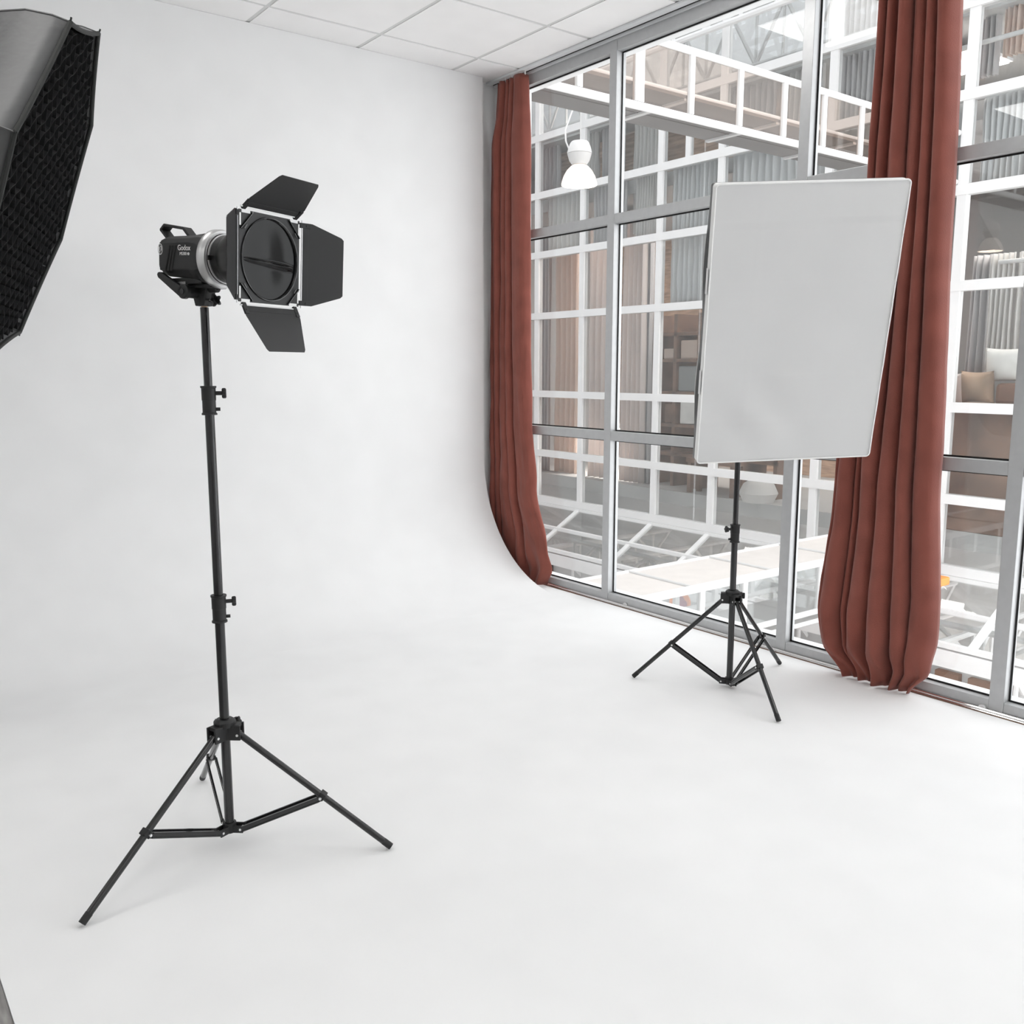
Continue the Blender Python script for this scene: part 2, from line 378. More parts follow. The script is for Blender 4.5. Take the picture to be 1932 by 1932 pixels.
# ------------------------------------------------------------------ tripod stands
RIGHT = V((.94, -.34, 0)).normalized()
def star_knob(bm, p, d, r=.014, h=.010):
    a, b, d = basis(d); p = V(p); n = 40; rings = []
    for s, k in ((0, .8), (.2, 1), (.8, 1), (1, .8)):
        rings.append([bm.verts.new(p + d*(h*s) + (a*math.cos(2*PI*i/n)+b*math.sin(2*PI*i/n))*r*k*(.82+.18*math.cos(5*2*PI*i/n))) for i in range(n)])
    for r0, r1 in zip(rings, rings[1:]):
        for i in range(n): bm.faces.new((r0[i], r0[(i+1)%n], r1[(i+1)%n], r1[i]))
    bm.faces.new(rings[0][::-1]); bm.faces.new(rings[-1])
def stand(label, cx, cy, feet, hub, low, collars, ztop, rads, tmid, kdir):
    t = thing('light_stand', label, 'light stand', (cx, cy, FZ), 'black tripod light stands')
    c = V((cx, cy, 0)); kd = V(kdir).normalized()
    def P(rr, d, z): return c + d*rr + V((0, 0, z))
    # pole sections
    secs = [low+.006] + [q for q in collars] + [ztop]
    for i in range(len(secs)-1):
        bm = nb(); cyl(bm, P(0, kd, secs[i]), P(0, kd, secs[i+1]), rads[i], 20); obj('pole', bm, M['blkgl'], t, smooth=True)
    # collars
    for i, z in enumerate(collars):
        bm = nb(); R = rads[i]+.0048
        lathe(bm, P(0, kd, z-.036), (0,0,1), [(0, R+.0025), (.004, R+.0025), (.006, R), (.036, R), (.0365, R+.001), (.066, R+.001), (.068, R+.003), (.072, R+.003)], 28)
        o = obj('collar', bm, M['blkpl'], t, smooth=True)
        bm = nb(); cyl(bm, P(R-.002, kd, z+.018), P(R+.017, kd, z+.018), .0052, 12); star_knob(bm, P(R+.015, kd, z+.018), kd, .0135, .011)
        obj('knob', bm, M['blkpl'], o, smooth=True)
        bm = nb(); cyl(bm, P(R-.002, kd, z-.022), P(R+.010, kd, z-.022), .0045, 12); obj('bolt', bm, M['blkpl'], o, smooth=True)
    # hub with three forks
    dirs = [V((x, y, 0)).normalized() for x, y in feet]
    bm = nb(); r0 = rads[0]
    lathe(bm, P(0, kd, hub-.056), (0,0,1), [(0, r0+.006), (.002, r0+.0075), (.034, r0+.0075), (.036, r0+.016), (.050, r0+.016), (.056, r0+.008)], 30)
    for d in dirs:
        s = d.cross(V((0,0,1)))
        for sg in (-1, 1): fbox(bm, (c+V((0,0,hub-.04)), d, s, V((0,0,1))), r0, .046, sg*.0145-.003, sg*.0145+.003, -.014, .026)
        fbox(bm, (c+V((0,0,hub-.04)), d, s, V((0,0,1))), r0, .042, -.0145, .0145, .018, .027)
    o = obj('hub', bm, M['blkpl'], t, bevel=.001)
    bm = nb()
    for d in dirs:
        s = d.cross(V((0,0,1))); q = P(.038, d, hub-.04)
        cyl(bm, q-s*.019, q+s*.019, .0034, 10)
    split_obj('rivet', bm, M['screw'], o)
    bm = nb(); kk = (dirs[1]+dirs[2]).normalized(); cyl(bm, P(r0+.005, kk, hub-.02), P(r0+.03, kk, hub-.02), .005, 10); star_knob(bm, P(r0+.026, kk, hub-.02), kk, .013, .010)
    obj('knob', bm, M['blkpl'], o, smooth=True)
    # lower spider
    bm = nb(); lathe(bm, P(0, kd, low-.014), (0,0,1), [(0, r0+.003), (.003, r0+.005), (.028, r0+.005)], 24)
    for d in dirs:
        s = d.cross(V((0,0,1)))
        for sg in (-1, 1): fbox(bm, (c+V((0,0,low)), d, s, V((0,0,1))), r0, .04, sg*.0105-.0022, sg*.0105+.0022, -.012, .008)
        fbox(bm, (c+V((0,0,low)), d, s, V((0,0,1))), r0, .032, -.011, .011, -.012, -.006)
    o = obj('spreader_hub', bm, M['blkpl'], t, bevel=.001)
    bm = nb()
    for d in dirs:
        s = d.cross(V((0,0,1))); q = P(.033, d, low-.002); cyl(bm, q-s*.0145, q+s*.0145, .0032, 10)
    split_obj('rivet', bm, M['screw'], o)
    for (x, y), d in zip(feet, dirs):
        R = V((x, y, 0)).length; s = d.cross(V((0,0,1)))
        A = P(.036, d, hub-.041); B = P(R-.004, d, FZ+.011); L = (B-A)
        bm = nb(); cyl(bm, A, B, .0088, 16); lg = obj('leg', bm, M['blkgl'], t, smooth=True)
        bm = nb(); dn = L.normalized(); cyl(bm, B-dn*.022, B+dn*.0035, .0093, 16); obj('foot', bm, M['blkpl'], lg, smooth=True)
        mid = A + L*tmid; up = s.cross(dn)
        bm = nb(); fbox(bm, (mid, dn, s, up), -.009, .009, -.0115, .0115, -.009, .0105); obj('bracket', bm, M['blkpl'], lg, bevel=.0015)
        bm = nb(); cyl(bm, mid-s*.0155-up*.004, mid+s*.0155-up*.004, .0036, 10); obj('rivet', bm, M['screw'], lg)
        q = P(.033, d, low-.002); e = mid-up*.004; dd = (e-q).normalized(); uu2 = s.cross(dd)
        bm = nb(); LL = (e-q).length
        for sg in (-1, 1):
            fbox(bm, (q, dd, s, uu2), -.004, LL+.003, sg*.0122-.0011, sg*.0122+.0011, -.0075, .0075)
            fbox(bm, (q, dd, s, uu2), .004, LL-.006, sg*.0128-.0028, sg*.0128+.0028, -.0075, -.0045)
            fbox(bm, (q, dd, s, uu2), .004, LL-.006, sg*.0128-.0028, sg*.0128+.0028, .0045, .0075)
        obj('brace', bm, M['blkgl'], t)
    return t
FT = stand('tall black tripod light stand carrying the barn door studio light', .798, 2.309,
      [(-.409, -.157), (.335, -.283), (.074, .441)], -.911, -1.216, [-.612, -.076], .152, [.0124, .0117, .0104], .55, RIGHT)
bm = nb(); cyl(bm, (.798, 2.309, .1515), (.798, 2.309, .168), .0078, 16); obj('spigot', bm, M['brass'], FT, smooth=True)
ST = stand('shorter black tripod light stand under the white softbox by the window', 2.868, 2.322,
      [(-.236, .312), (-.163, -.365), (.40, .052)], -.866, -1.243, [-.637], .20, [.0124, .0108], .57, -RIGHT)

# ------------------------------------------------------------------ studio light with barn doors
th = math.radians(155); tl = math.radians(-3.6)
fw = V((math.sin(th)*math.cos(tl), math.cos(th)*math.cos(tl), math.sin(tl)))
sd = V((math.cos(th), -math.sin(th), 0))          # flank that faces the camera
up = fw.cross(sd); up = up if up.z > 0 else -up
O = V((.798, 2.309, .264)) + V((math.sin(th), math.cos(th), 0))*.063   # centre of the silver ring
LT = thing('studio_light', 'black studio flash with silver ring and open four-leaf barn doors', 'studio light', (.798, 2.309, .164))
FR = (O, fw, sd, up)
def fr(off=(0,0,0)): return (O + fw*off[0] + sd*off[1] + up*off[2], fw, sd, up)
def loft(bm, secs):
    """secs: list of (a, [(b,c)...]) in light frame"""
    rs = [[bm.verts.new(O + fw*a + sd*b + up*c) for b, c in pts] for a, pts in secs]
    n = len(rs[0])
    for r0, r1 in zip(rs, rs[1:]):
        for i in range(n): bm.faces.new((r0[i], r0[(i+1)%n], r1[(i+1)%n], r1[i]))
    bm.faces.new(rs[0][::-1]); bm.faces.new(rs[-1])
def sect(hw, top, bot, ch, chb, dz=0):
    # chamfered box section with subdivided bevels
    return [(hw, bot+chb), (hw, top-ch), (hw-.35*ch, top-.35*ch), (hw-ch, top), (-hw+ch, top), (-hw+.35*ch, top-.35*ch), (-hw, top-ch), (-hw, bot+chb), (-hw+chb, bot), (hw-chb, bot)]
bm = nb()
loft(bm, [(-.155, sect(.050, .038, -.032, .014, .012)), (-.149, sect(.054, .044, -.040, .016, .014)), (-.13, sect(.056, .049, -.046, .018, .016)),
          (-.05, sect(.057, .051, -.050, .018, .020)), (-.03, sect(.058, .055, -.056, .024, .024)), (-.012, sect(.060, .060, -.062, .036, .036))])
body = obj('body', bm, M['blkpl'], LT, bevel=.002)
bm = nb()
for k in range(3):
    o0 = O + sd*.0562; a0 = -.122+.0095*k
    p0 = o0 + fw*(a0+.012) + up*.026; p1 = o0 + fw*(a0-.0035) - up*.034
    cyl(bm, p0, p1, .0028, 8)
split_obj('vent_slot', bm, M['gasket'], body)
text_mesh('logo', 'Godox', (O + sd*.0578 - fw*.062 + up*.020, fw*.8, up, sd), .0185, M['white'], body)
text_mesh('model_text', 'MS300', (O + sd*.0578 - fw*.065 + up*.0065, fw*.8, up, sd), .0105, M['white'], body)
bm = nb(); lathe(bm, O + sd*.0572 - fw*.0475 + up*.0065, sd, [(0, .0034), (.0012, .0034)], 18); obj('model_badge', bm, M['white'], body)
bm = nb(); q = O + sd*.0555 - fw*.1435 + up*.017
n = 28; ra = [bm.verts.new(q + (fw*.62*math.cos(2*PI*i/n)+up*math.sin(2*PI*i/n))*.0135) for i in range(n)]; rb = [bm.verts.new(q + (fw*.62*math.cos(2*PI*i/n)+up*math.sin(2*PI*i/n))*.0108) for i in range(n)]
for i in range(n): bm.faces.new((ra[i], ra[(i+1)%n], rb[(i+1)%n], rb[i]))
bmesh.ops.translate(bm, verts=bm.verts[:], vec=sd*.0008)
for s in (-1, 1): prism(bm, (q + sd*.0006, fw, up, sd), [(s*.001, -s*.006), (s*.0052, -s*.002), (s*.0045, s*.0075), (-s*.001, s*.0085), (s*.0025, s*.004)], 0, .0006)
obj('round_emblem', bm, M['ring'], body)
# rear panel + top plate seam
bm = nb(); fbox(bm, fr((-.161, 0, .002)), 0, .006, -.044, .044, -.034, .034); obj('rear_panel', bm, M['blkgl'], body, bevel=.003)
# handle
bm = nb(); hp = [(-.140, .038), (-.170, .066), (-.158, .077), (-.094, .069), (-.070, .046)]
def hpt(a, c, s=0): return O + fw*a + up*c + sd*s
for (a0, c0), (a1, c1) in zip(hp, hp[1:]):
    d = (hpt(a1, c1)-hpt(a0, c0)); L = d.length; d.normalize(); nn = d.cross(sd)
    fbox(bm, (hpt(a0, c0, .018), d, sd, nn), -.002, L+.002, -.014, .014, -.0036, .0036)
obj('handle', bm, M['blkpl'], LT, bevel=.002)
# silver ring
bm = nb(); lathe(bm, O - fw*.012, fw, [(0, .056), (0, .0675), (.004, .0695), (.015, .0695), (.019, .068), (.0235, .066), (.0245, .0625), (.0245, .059), (.012, .057)], 64, cap=False)
rg = obj('mount_ring', bm, M['ring'], LT, smooth=True)
bm = nb(); lathe(bm, O + fw*.0135, fw, [(0, .0575), (.006, .0585), (.0065, .0575), (.0065, .0555), (0, .0555)], 48, cap=False); obj('inner_ring', bm, M['ring'], rg, smooth=True)
bm = nb()
for an in (118, 238, 358):
    a = math.radians(an); d = sd*math.cos(a)+up*math.sin(a); tt = fw.cross(d)
    fbox(bm, (O + d*.0605 + fw*.0235, d, tt, fw), -.0055, .0055, -.0055, .0055, -.004, .0018)
split_obj('latch', bm, M['gasket'], rg)
bm = nb()
for an in (160, 170, 280): 
    a = math.radians(an); d = sd*math.cos(a)+up*math.sin(a); lathe(bm, O + d*.0625 + fw*.0242, fw, [(0, .002), (.0012, .002)], 12)
split_obj('screw', bm, M['screw'], rg)
# reflector bowl
LP = .151
bm = nb(); lathe(bm, O + fw*.004, fw, [(0, .0555), (.02, .056), (.045, .0575), (.07, .063), (.095, .075), (.12, .088), (LP-.006, .0915), (LP-.006, .088), (.12, .087), (.06, .068), (.02, .05)], 64, cap=False)
obj('reflector', bm, M['refb'], LT, smooth=True)
bm = nb(); lathe(bm, O + fw*.006, fw, [(.02, .002), (.021, .049), (.06, .0675), (.12, .0865), (LP-.02, .0875)], 48, cap=False)
obj('reflector_lining', bm, M['blkgl'], LT, smooth=True)
bm = nb(); lathe(bm, O + fw*.028, fw, [(0, .03), (.03, .03), (.045, .022), (.052, .008), (.053, .001)], 24); obj('flash_tube_dome', bm, M['acry'], LT, smooth=True)
# barn door: square plate with round opening
PZ = O + fw*LP; hs = .101
bm = nb(); n = 64; 
def sqp(a, h):
    c, s = math.cos(a), math.sin(a); k = h/max(abs(c), abs(s)); return c*k, s*k
outer, inner, outer2, inner2 = [], [], [], []
for i in range(n):
    a = 2*PI*(i+.0)/n; x, y = sqp(a, hs)
    for lst, (px, py), w in ((outer, (x, y), 0), (inner, (.0905*math.cos(a), .0905*math.sin(a)), 0), (outer2, (x, y), .004), (inner2, (.0905*math.cos(a), .0905*math.sin(a)), .004)):
        lst.append(bm.verts.new(PZ + fw*w + sd*px + up*py))
for i in range(n):
    j = (i+1)%n
    bm.faces.new((outer[i], outer[j], inner[j], inner[i])); bm.faces.new((outer2[i], inner2[i], inner2[j], outer2[j]))
    bm.faces.new((outer[i], outer2[i], outer2[j], outer[j])); bm.faces.new((inner[i], inner[j], inner2[j], inner2[i]))
plate = obj('barn_door_frame', bm, M['door'], LT)
bm = nb(); lathe(bm, PZ + fw*.004, fw, [(0, .0905), (.003, .0925), (.0035, .0945), (.0015, .0955), (0, .0955)], 72, cap=False); obj('rim', bm, M['blkgl'], plate, smooth=True)
bm = nb()
for i in range(40):
    pass
g = 90; rows = []
for j in range(g+1):
    row = []
    for i in range(g+1):
        px, py = .0905*(2*i/g-1), .0905*(2*j/g-1); mx_ = max(abs(px), abs(py)); rr = math.hypot(px, py)
        if rr > 1e-6: px, py = px*mx_/rr, py*mx_/rr      # square grid mapped onto the disc
        k = 1-(mx_/.0905)**4
        w = .0012*math.sin(px*38+1)*math.cos(py*16) + .0062*math.exp(-((py+.010-.06*px)/(.0055-.025*px))**2)
        row.append(bm.verts.new(PZ + fw*(.0005+w*k) + sd*px + up*py))
    rows.append(row)
for r0, r1 in zip(rows, rows[1:]):
    for i in range(g): bm.faces.new((r0[i], r0[i+1], r1[i+1], r1[i]))
obj('gel_sheet', bm, mat('black_glossy_gel', (.006, .006, .006), .12, spec=.2), plate, smooth=True)
# gel holder corner straps and hinge tabs
bm = nb()
for sx in (-1, 1):
    for sy in (-1, 1):
        p0 = PZ + fw*.006 + sd*(sx*.060) + up*(sy*.098); p1 = PZ + fw*.006 + sd*(sx*.098) + up*(sy*.060)
        bar(bm, p0, p1, .0016, .006, up=fw)
        q = PZ + fw*.008 + sd*(sx*.080) + up*(sy*.070); bar(bm, q, q + sd*(sx*.008) - up*(sy*.010), .003, .002, up=fw)
split_obj('gel_clip', bm, M['blkgl'], plate)
bm = nb()
for s in (-1, 1):
    for q in (-1, 1):
        for a_, b_ in ((sd*(q*.079), up*(s*.0975)), (up*(q*.083), sd*(s*.0975))):
            pass
        c0 = PZ + fw*.0042 + sd*(q*.080) + up*(s*.0978); fbox(bm, (c0, sd, up, fw), -.0135, .0135, -.0032, .0032, 0, .0008)
        c0 = PZ + fw*.0042 + up*(q*.080) + sd*(s*.0978); fbox(bm, (c0, up, sd, fw), -.0135, .0135, -.0022, .0022, 0, .0008)
split_obj('hinge_slot', bm, M['white'], plate)
def leaf(side, ang, narrow, wide, L, nm, skew=0):
    """side: (edge dir e, outward dir o). hinge along e at distance hs from centre"""
    e, od = side; hinge = PZ + fw*.006 + od*(hs+.007)
    ld = (od*math.cos(ang) + fw*math.sin(ang)).normalized(); nn = e.cross(ld)
    bm = nb(); c = .006
    pts = [(-narrow, 0), (narrow, 0), (narrow, .024), (wide, L-c), (wide-c*.9, L), (-wide+c*.9, L), (-wide, L-c), (-narrow, .024)]
    prism(bm, (hinge + ld*.003, e, ld, nn), pts, -.0006, .0006)
    o = obj('barn_door_leaf', bm, M['door'], plate.parent)
    bm = nb(); fbox(bm, (hinge + ld*.002, e, ld, nn), -narrow, narrow, 0, .014, -.0016, .0016)
    for s in (-1, 1):
        fbox(bm, (hinge + ld*.002, e, ld, nn), s*narrow-.012*(s > 0), s*narrow+.012*(s < 0), -.008, .02, -.0028, .0028)
        lathe(bm, hinge + ld*.012 + e*(s*(narrow-.006)) - nn*.004, nn, [(0, .0028), (.008, .0028)], 10)
    obj('hinge', bm, M['door'], o, bevel=.0006)
    bm = nb(); cyl(bm, hinge - e*(narrow+.006), hinge + e*(narrow+.006), .0018, 8); obj('hinge_pin', bm, M['screw'], o)
    return o
leaf((sd, up), math.radians(52), .092, .066, .108, 'top')
leaf((sd, -up), math.radians(28), .092, .066, .112, 'bottom')
leaf((up, -sd), math.radians(26), .098, .073, .108, 'far')
leaf((up, sd), math.radians(33), .098, .073, .108, 'near')
# yoke / stand bracket
bm = nb()
bp = V((.798, 2.309, 0))
fh = V((math.sin(th), math.cos(th), 0)); FB = (bp, fh, sd, V((0, 0, 1)))
prism(bm, (bp, fh, V((0,0,1)), sd), [(-.0145, .155), (.0145, .155), (.018, .166), (.026, .195), (.026, .206), (-.026, .206), (-.026, .196), (-.018, .168)], -.016, .016)
lathe(bm, bp + V((0,0,.155)), (0,0,1), [(0, .0165), (.02, .0165), (.03, .0185)], 20)
fbox(bm, FB, -.03, .052, -.026, .026, .196, .206)
fbox(bm, FB, -.085, .03, -.036, .036, .2055, .222)
br = obj('bracket', bm, M['blkpl'], LT, bevel=.002)
bm = nb(); cyl(bm, bp + V((0,0,.187)) + sd*.045 - fh*.012, bp + V((0,0,.187)) - sd*.03 - fh*.012 + V((0,0,0)), .0145, 20); obj('tilt_barrel', bm, M['blkpl'], br, smooth=True)
# long tilt lever on the near side
bm = nb(); q = bp + V((0,0,.187)) + sd*.048 - fh*.012
lathe(bm, q - sd*.004, sd, [(0, .016), (.001, .0175), (.011, .0175), (.013, .015)], 28)
e1 = q - fh*.076 + V((0,0,.043)) + sd*.003; s1 = q - fh*.008 + V((0,0,.001)) + sd*.003
dv = (e1-s1).normalized(); n3 = dv.cross(sd)
prism(bm, (s1, dv, n3, sd), [(-.002, -.012), (.03, -.0105), ((e1-s1).length, -.0075), ((e1-s1).length+.006, -.003), ((e1-s1).length+.006, .003), ((e1-s1).length, .0075), (.03, .0095), (-.002, .012)], -.006, .006)
obj('tilt_lever', bm, M['blkpl'], br, bevel=.0015)
bm = nb(); lathe(bm, q + sd*.009, sd, [(0, .0065), (.002, .0065), (.002, .003)], 16); obj('lever_cap', bm, M['blkgl'], br, smooth=True)
bm = nb(); fbox(bm, (bp + V((0,0,.2065)) - fh*.035 + sd*.03, fh, sd, V((0,0,1))), -.013, .013, -.006, .006, 0, .006); obj('level_plate', bm, M['ring'], br)
# two thumb knobs on the front side
bm = nb(); k0 = bp + V((0,0,.168)) + fh*.012; kdx = (fh*.9 + sd*.1).normalized()
cyl(bm, k0, k0 + kdx*.03, .0035, 10); star_knob(bm, k0 + kdx*.026, (kdx + sd*.2), .0165, .008); obj('lock_knob', bm, M['blkgl'], br, smooth=True)
bm = nb(); k0 = bp + V((0,0,.196)) + fh*.02; cyl(bm, k0, k0 + fh*.027, .010, 16); cyl(bm, k0+fh*.027, k0+fh*.037, .004, 10, .0015); obj('umbrella_clamp', bm, M['blkpl'], br, smooth=True)

# ------------------------------------------------------------------ white softbox
cp = math.cos(-.283); N = V((math.cos(-2.151)*cp, math.sin(-2.151)*cp, math.sin(-.283)))
H0 = V((0,0,1)).cross(N).normalized(); V0 = N.cross(H0); rl = .04
H = H0*math.cos(rl) + V0*math.sin(rl); W = V0*math.cos(rl) - H0*math.sin(rl)
PV = V((2.868, 2.322, .294)); SC = PV + N*.587
SB = thing('softbox', 'white rectangular softbox tilted down on the stand in front of the curtain', 'softbox', (2.868, 2.322, .20))
hw, hh = .30, .45
bm = nb(); nu, nv = 60, 90; rows = []
def crease(x, w=.006): return math.exp(-(x/w)**2)
for j in range(nv+1):
    b = -hh + 2*hh*j/nv; row = []
    for i in range(nu+1):
        a = -hw + 2*hw*i/nu
        rr = .012; aa, bb = a, b           # rounded corners
        ex_, ey_ = max(0, abs(a)-(hw-rr)), max(0, abs(b)-(hh-rr))
        if math.hypot(ex_, ey_) > rr and ex_ and ey_:
            k = rr/math.hypot(ex_, ey_); aa = math.copysign(hw-rr+ex_*k, a); bb = math.copysign(hh-rr+ey_*k, b)
        sag = -.006*(1-(a/hw)**2)*(1-(b/hh)**2)
        w = sag + .0032*crease(b-(.335+.02*a)) - .0024*crease(b-(.325+.02*a), .012) + .0015*crease(b-.14) + .0015*crease(b+.16) + .0017*crease(b+.31)
        w += .0005*crease(a+.15) + 0 + 0
        w += .004*noise.noise(V((a*3-b*2.2, b*1.6+a, 3))) * (1-(a/hw)**4)
        w += .0032*math.sin((a*1.1+b)*26)*math.exp(-((a+.12)**2+(b+.32)**2)/.03)
        row.append(bm.verts.new(SC + H*aa + W*bb + N*w))
    rows.append(row)
for r0, r1 in zip(rows, rows[1:]):
    for i in range(nu): bm.faces.new((r0[i], r0[i+1], r1[i+1], r1[i]))
obj('diffuser', bm, M['diff'], SB, smooth=True, keep=True)
per = []
for (cx_, cy_, a0) in ((hw-.012, hh-.012, 0), (-hw+.012, hh-.012, 90), (-hw+.012, -hh+.012, 180), (hw-.012, -hh+.012, 270)):
    for k in range(7):
        a = math.radians(a0+15*k); per.append((cx_+.012*math.cos(a), cy_+.012*math.sin(a)))
def wob(i, n): return .0015*math.sin(i*1.3)
bm = nb(); pts = []
for (a0, b0), (a1, b1) in zip(per, per[1:]+per[:1]):
    L = math.hypot(a1-a0, b1-b0); n = max(1, int(L/.03))
    for k in range(n): pts.append((a0+(a1-a0)*k/n, b0+(b1-b0)*k/n))
P3 = [SC + H*a + W*b + N*(.001+.001*math.sin(b*40)) for a, b in pts]
for p, q in zip(P3, P3[1:]+P3[:1]): cyl(bm, p, q, .0026, 8)
obj('piping', bm, M['pipe'], SB, smooth=True)
# white lip (front flap) behind the piping, then black tapered shell
bm = nb()
def ringpts(sc, dep, out=0): return [SC + H*(a*sc + out*(a/hw)) + W*(b*sc + out*(b/hh)) - N*dep for a, b in pts]
R1 = [bm.verts.new(p) for p in ringpts(1, .001)]; R2 = [bm.verts.new(p) for p in ringpts(1.004, .032)]
for i in range(len(R1)): bm.faces.new((R1[i], R1[(i+1)%len(R1)], R2[(i+1)%len(R1)], R2[i]))
obj('front_lip', bm, M['pipe'], SB, smooth=True, keep=True)
bm = nb(); prev = None
for dep, sc, bul in ((.030, 1.0, .0), (.045, .995, .008), (.09, .93, .016), (.16, .78, .02), (.24, .58, .016), (.30, .40, .01), (.345, .24, 0)):
    cur = []
    for a, b in pts:
        # fabric bows outward between rods, more toward the middle of each side
        sidebow = bul*(.6+.8*math.sin((b/hh)*PI*1.1)**2)
        cur.append(bm.verts.new(SC + H*(a*sc+(a/hw)*sidebow) + W*(b*sc+(b/hh)*bul*.5) - N*dep))
    if prev:
        for i in range(len(cur)): bm.faces.new((prev[i], prev[(i+1)%len(cur)], cur[(i+1)%len(cur)], cur[i]))
    prev = cur
obj('shell', bm, M['octa'], SB, smooth=True, keep=True)
# velcro tabs on the left flap
bm = nb()
for b0, b1 in ((.12, .20), (-.21, -.13)): fbox(bm, (SC - H*(hw+.0035), W, -N, -H), b0, b1, .006, .024, 0, .002)
split_obj('velcro_tab', bm, M['white'], SB)
bm = nb(); lathe(bm, SC - N*.335, -N, [(0, .08), (.004, .085), (.022, .085), (.026, .07), (.026, .05), (0, .05)], 40, cap=False); obj('speed_ring', bm, M['ring'], SB, smooth=True)
bm = nb(); lathe(bm, SC - N*.345, -N, [(0, .045), (.02, .055), (.16, .055), (.18, .045), (.18, .001)], 28); obj('flash_head', bm, M['blkpl'], SB, smooth=True)
bm = nb(); hb = SC - N*.46
bar(bm, hb - W*.045, V((2.868, 2.322, .235)), .03, .05, up=H); lathe(bm, V((2.868, 2.322, .155)), (0,0,1), [(0, .0165), (.06, .0165), (.075, .024), (.09, .024)], 20)
obj('bracket', bm, M['blkpl'], SB)

# ------------------------------------------------------------------ octagonal softbox with grid (left)
OC = V((.691, 3.551, .584)); oy, oe, o0 = -.328, -.349, .664; R8 = .6
n8 = V((math.cos(oe)*math.cos(oy), math.cos(oe)*math.sin(oy), math.sin(oe)))
h8 = V((0,0,1)).cross(n8).normalized(); v8 = n8.cross(h8)
def o8(rad, a, dep): return OC + (h8*math.cos(a)+v8*math.sin(a))*rad - n8*dep
OB = thing('octagonal_softbox', 'large black octagonal softbox with fabric grid at the upper left edge', 'softbox', OC - n8*.5)
cs = PI/8; ap = R8*math.cos(cs)
def rim_pts(dep, sc=1, sagk=.011, n=10):
    out = []
    for k in range(8):
        a0, a1 = o0+k*PI/4, o0+(k+1)*PI/4
        p0, p1 = o8(R8*sc, a0, dep), o8(R8*sc, a1, dep); mid = o8(1, (a0+a1)/2, dep)-o8(0, 0, dep)
        for i in range(n):
            t = i/n; out.append(p0.lerp(p1, t) - mid*(sagk*4*t*(1-t)))
    return out
# shell: eight gores bowed along the ribs
bm = nb(); prev = None
prof8 = [(.0, 1.0, .011), (.05, .995, .011), (.12, .965, .014), (.20, .89, .018), (.28, .77, .016), (.35, .60, .014), (.41, .40, .01), (.45, .18, 0)]
for dep, sc, sg in prof8:
    cur = [bm.verts.new(p) for p in rim_pts(dep, sc, sg)]
    if prev:
        for i in range(80): bm.faces.new((prev[i], prev[(i+1)%80], cur[(i+1)%80], cur[i]))
    prev = cur
bm.faces.new(prev)
obj('shell', bm, M['octa'], OB, smooth=True, solid=.002)
for k in range(8):
    bm = nb(); a = o0+k*PI/4; pp = [o8(R8*sc+.001, a, dep) for dep, sc, _ in prof8]; tube(bm, pp, .0035, 6); obj('rib_seam', bm, M['octa'], OB, smooth=True)
bm = nb(); rp = rim_pts(-.001); 
for p, q in zip(rp, rp[1:]+rp[:1]): cyl(bm, p, q, .0075, 8)
obj('rim_binding', bm, M['edge'], OB, smooth=True)
bm = nb()
for k in range(8):
    a = o0+k*PI/4; p = o8(R8+.002, a, -.002); cyl(bm, p, p + (o8(1, a, 0)-OC)*.014, .003, 6)
split_obj('rod_tip', bm, M['edge'], OB)
# egg crate grid: two families of fabric strips
bm = nb(); pit = .052; gd = .05
Rg = ap-.02
def clip(p0, d):
    # clip infinite line (2D) to regular octagon of apothem Rg with slight inset
    t0, t1 = -2, 2
    for k in range(8):
        a = o0+(k+.5)*PI/4; nx, ny = math.cos(a), math.sin(a); den = d[0]*nx+d[1]*ny; num = Rg-(p0[0]*nx+p0[1]*ny)
        if abs(den) < 1e-9:
            if num < 0: return None
            continue
        t = num/den
        if den > 0: t1 = min(t1, t)
        else: t0 = max(t0, t)
    return (t0, t1) if t1 > t0 else None
fam = []
for ang in (math.radians(38), math.radians(-38)):
    d = (math.cos(ang), math.sin(ang)); nn = (-d[1], d[0])
    for k in range(-14, 15):
        p0 = (nn[0]*k*pit, nn[1]*k*pit); c = clip(p0, d)
        if not c: continue
        L = c[1]-c[0]; m_ = max(2, int(L/.0115)); pv = None
        for i in range(m_+1):
            t = c[0]+L*i/m_; ph = t/(pit/math.sin(math.radians(66)))
            wv = .004*math.sin(PI*ph)*(1 if k % 2 else -1)
            x, y = p0[0]+d[0]*t+nn[0]*wv, p0[1]+d[1]*t+nn[1]*wv
            q = OC + h8*x + v8*y
            cur = (bm.verts.new(q + n8*(-.004)), bm.verts.new(q - n8*gd))
            if pv: bm.faces.new((pv[0], cur[0], cur[1], pv[1]))
            pv = cur
obj('grid', bm, M['grid'], OB, solid=.0016)
bm = nb(); ds = [bm.verts.new(o8((ap-.03)/math.cos(PI/8), o0+k*PI/4, .058)) for k in range(8)]; bm.faces.new(ds)
obj('inner_cloth', bm, M['grid'], OB)
bm = nb(); lathe(bm, OC - n8*.44, -n8, [(0, .09), (.03, .09), (.03, .06), (.25, .06), (.26, .05)], 28); obj('flash_head', bm, M['blkpl'], OB, smooth=True)
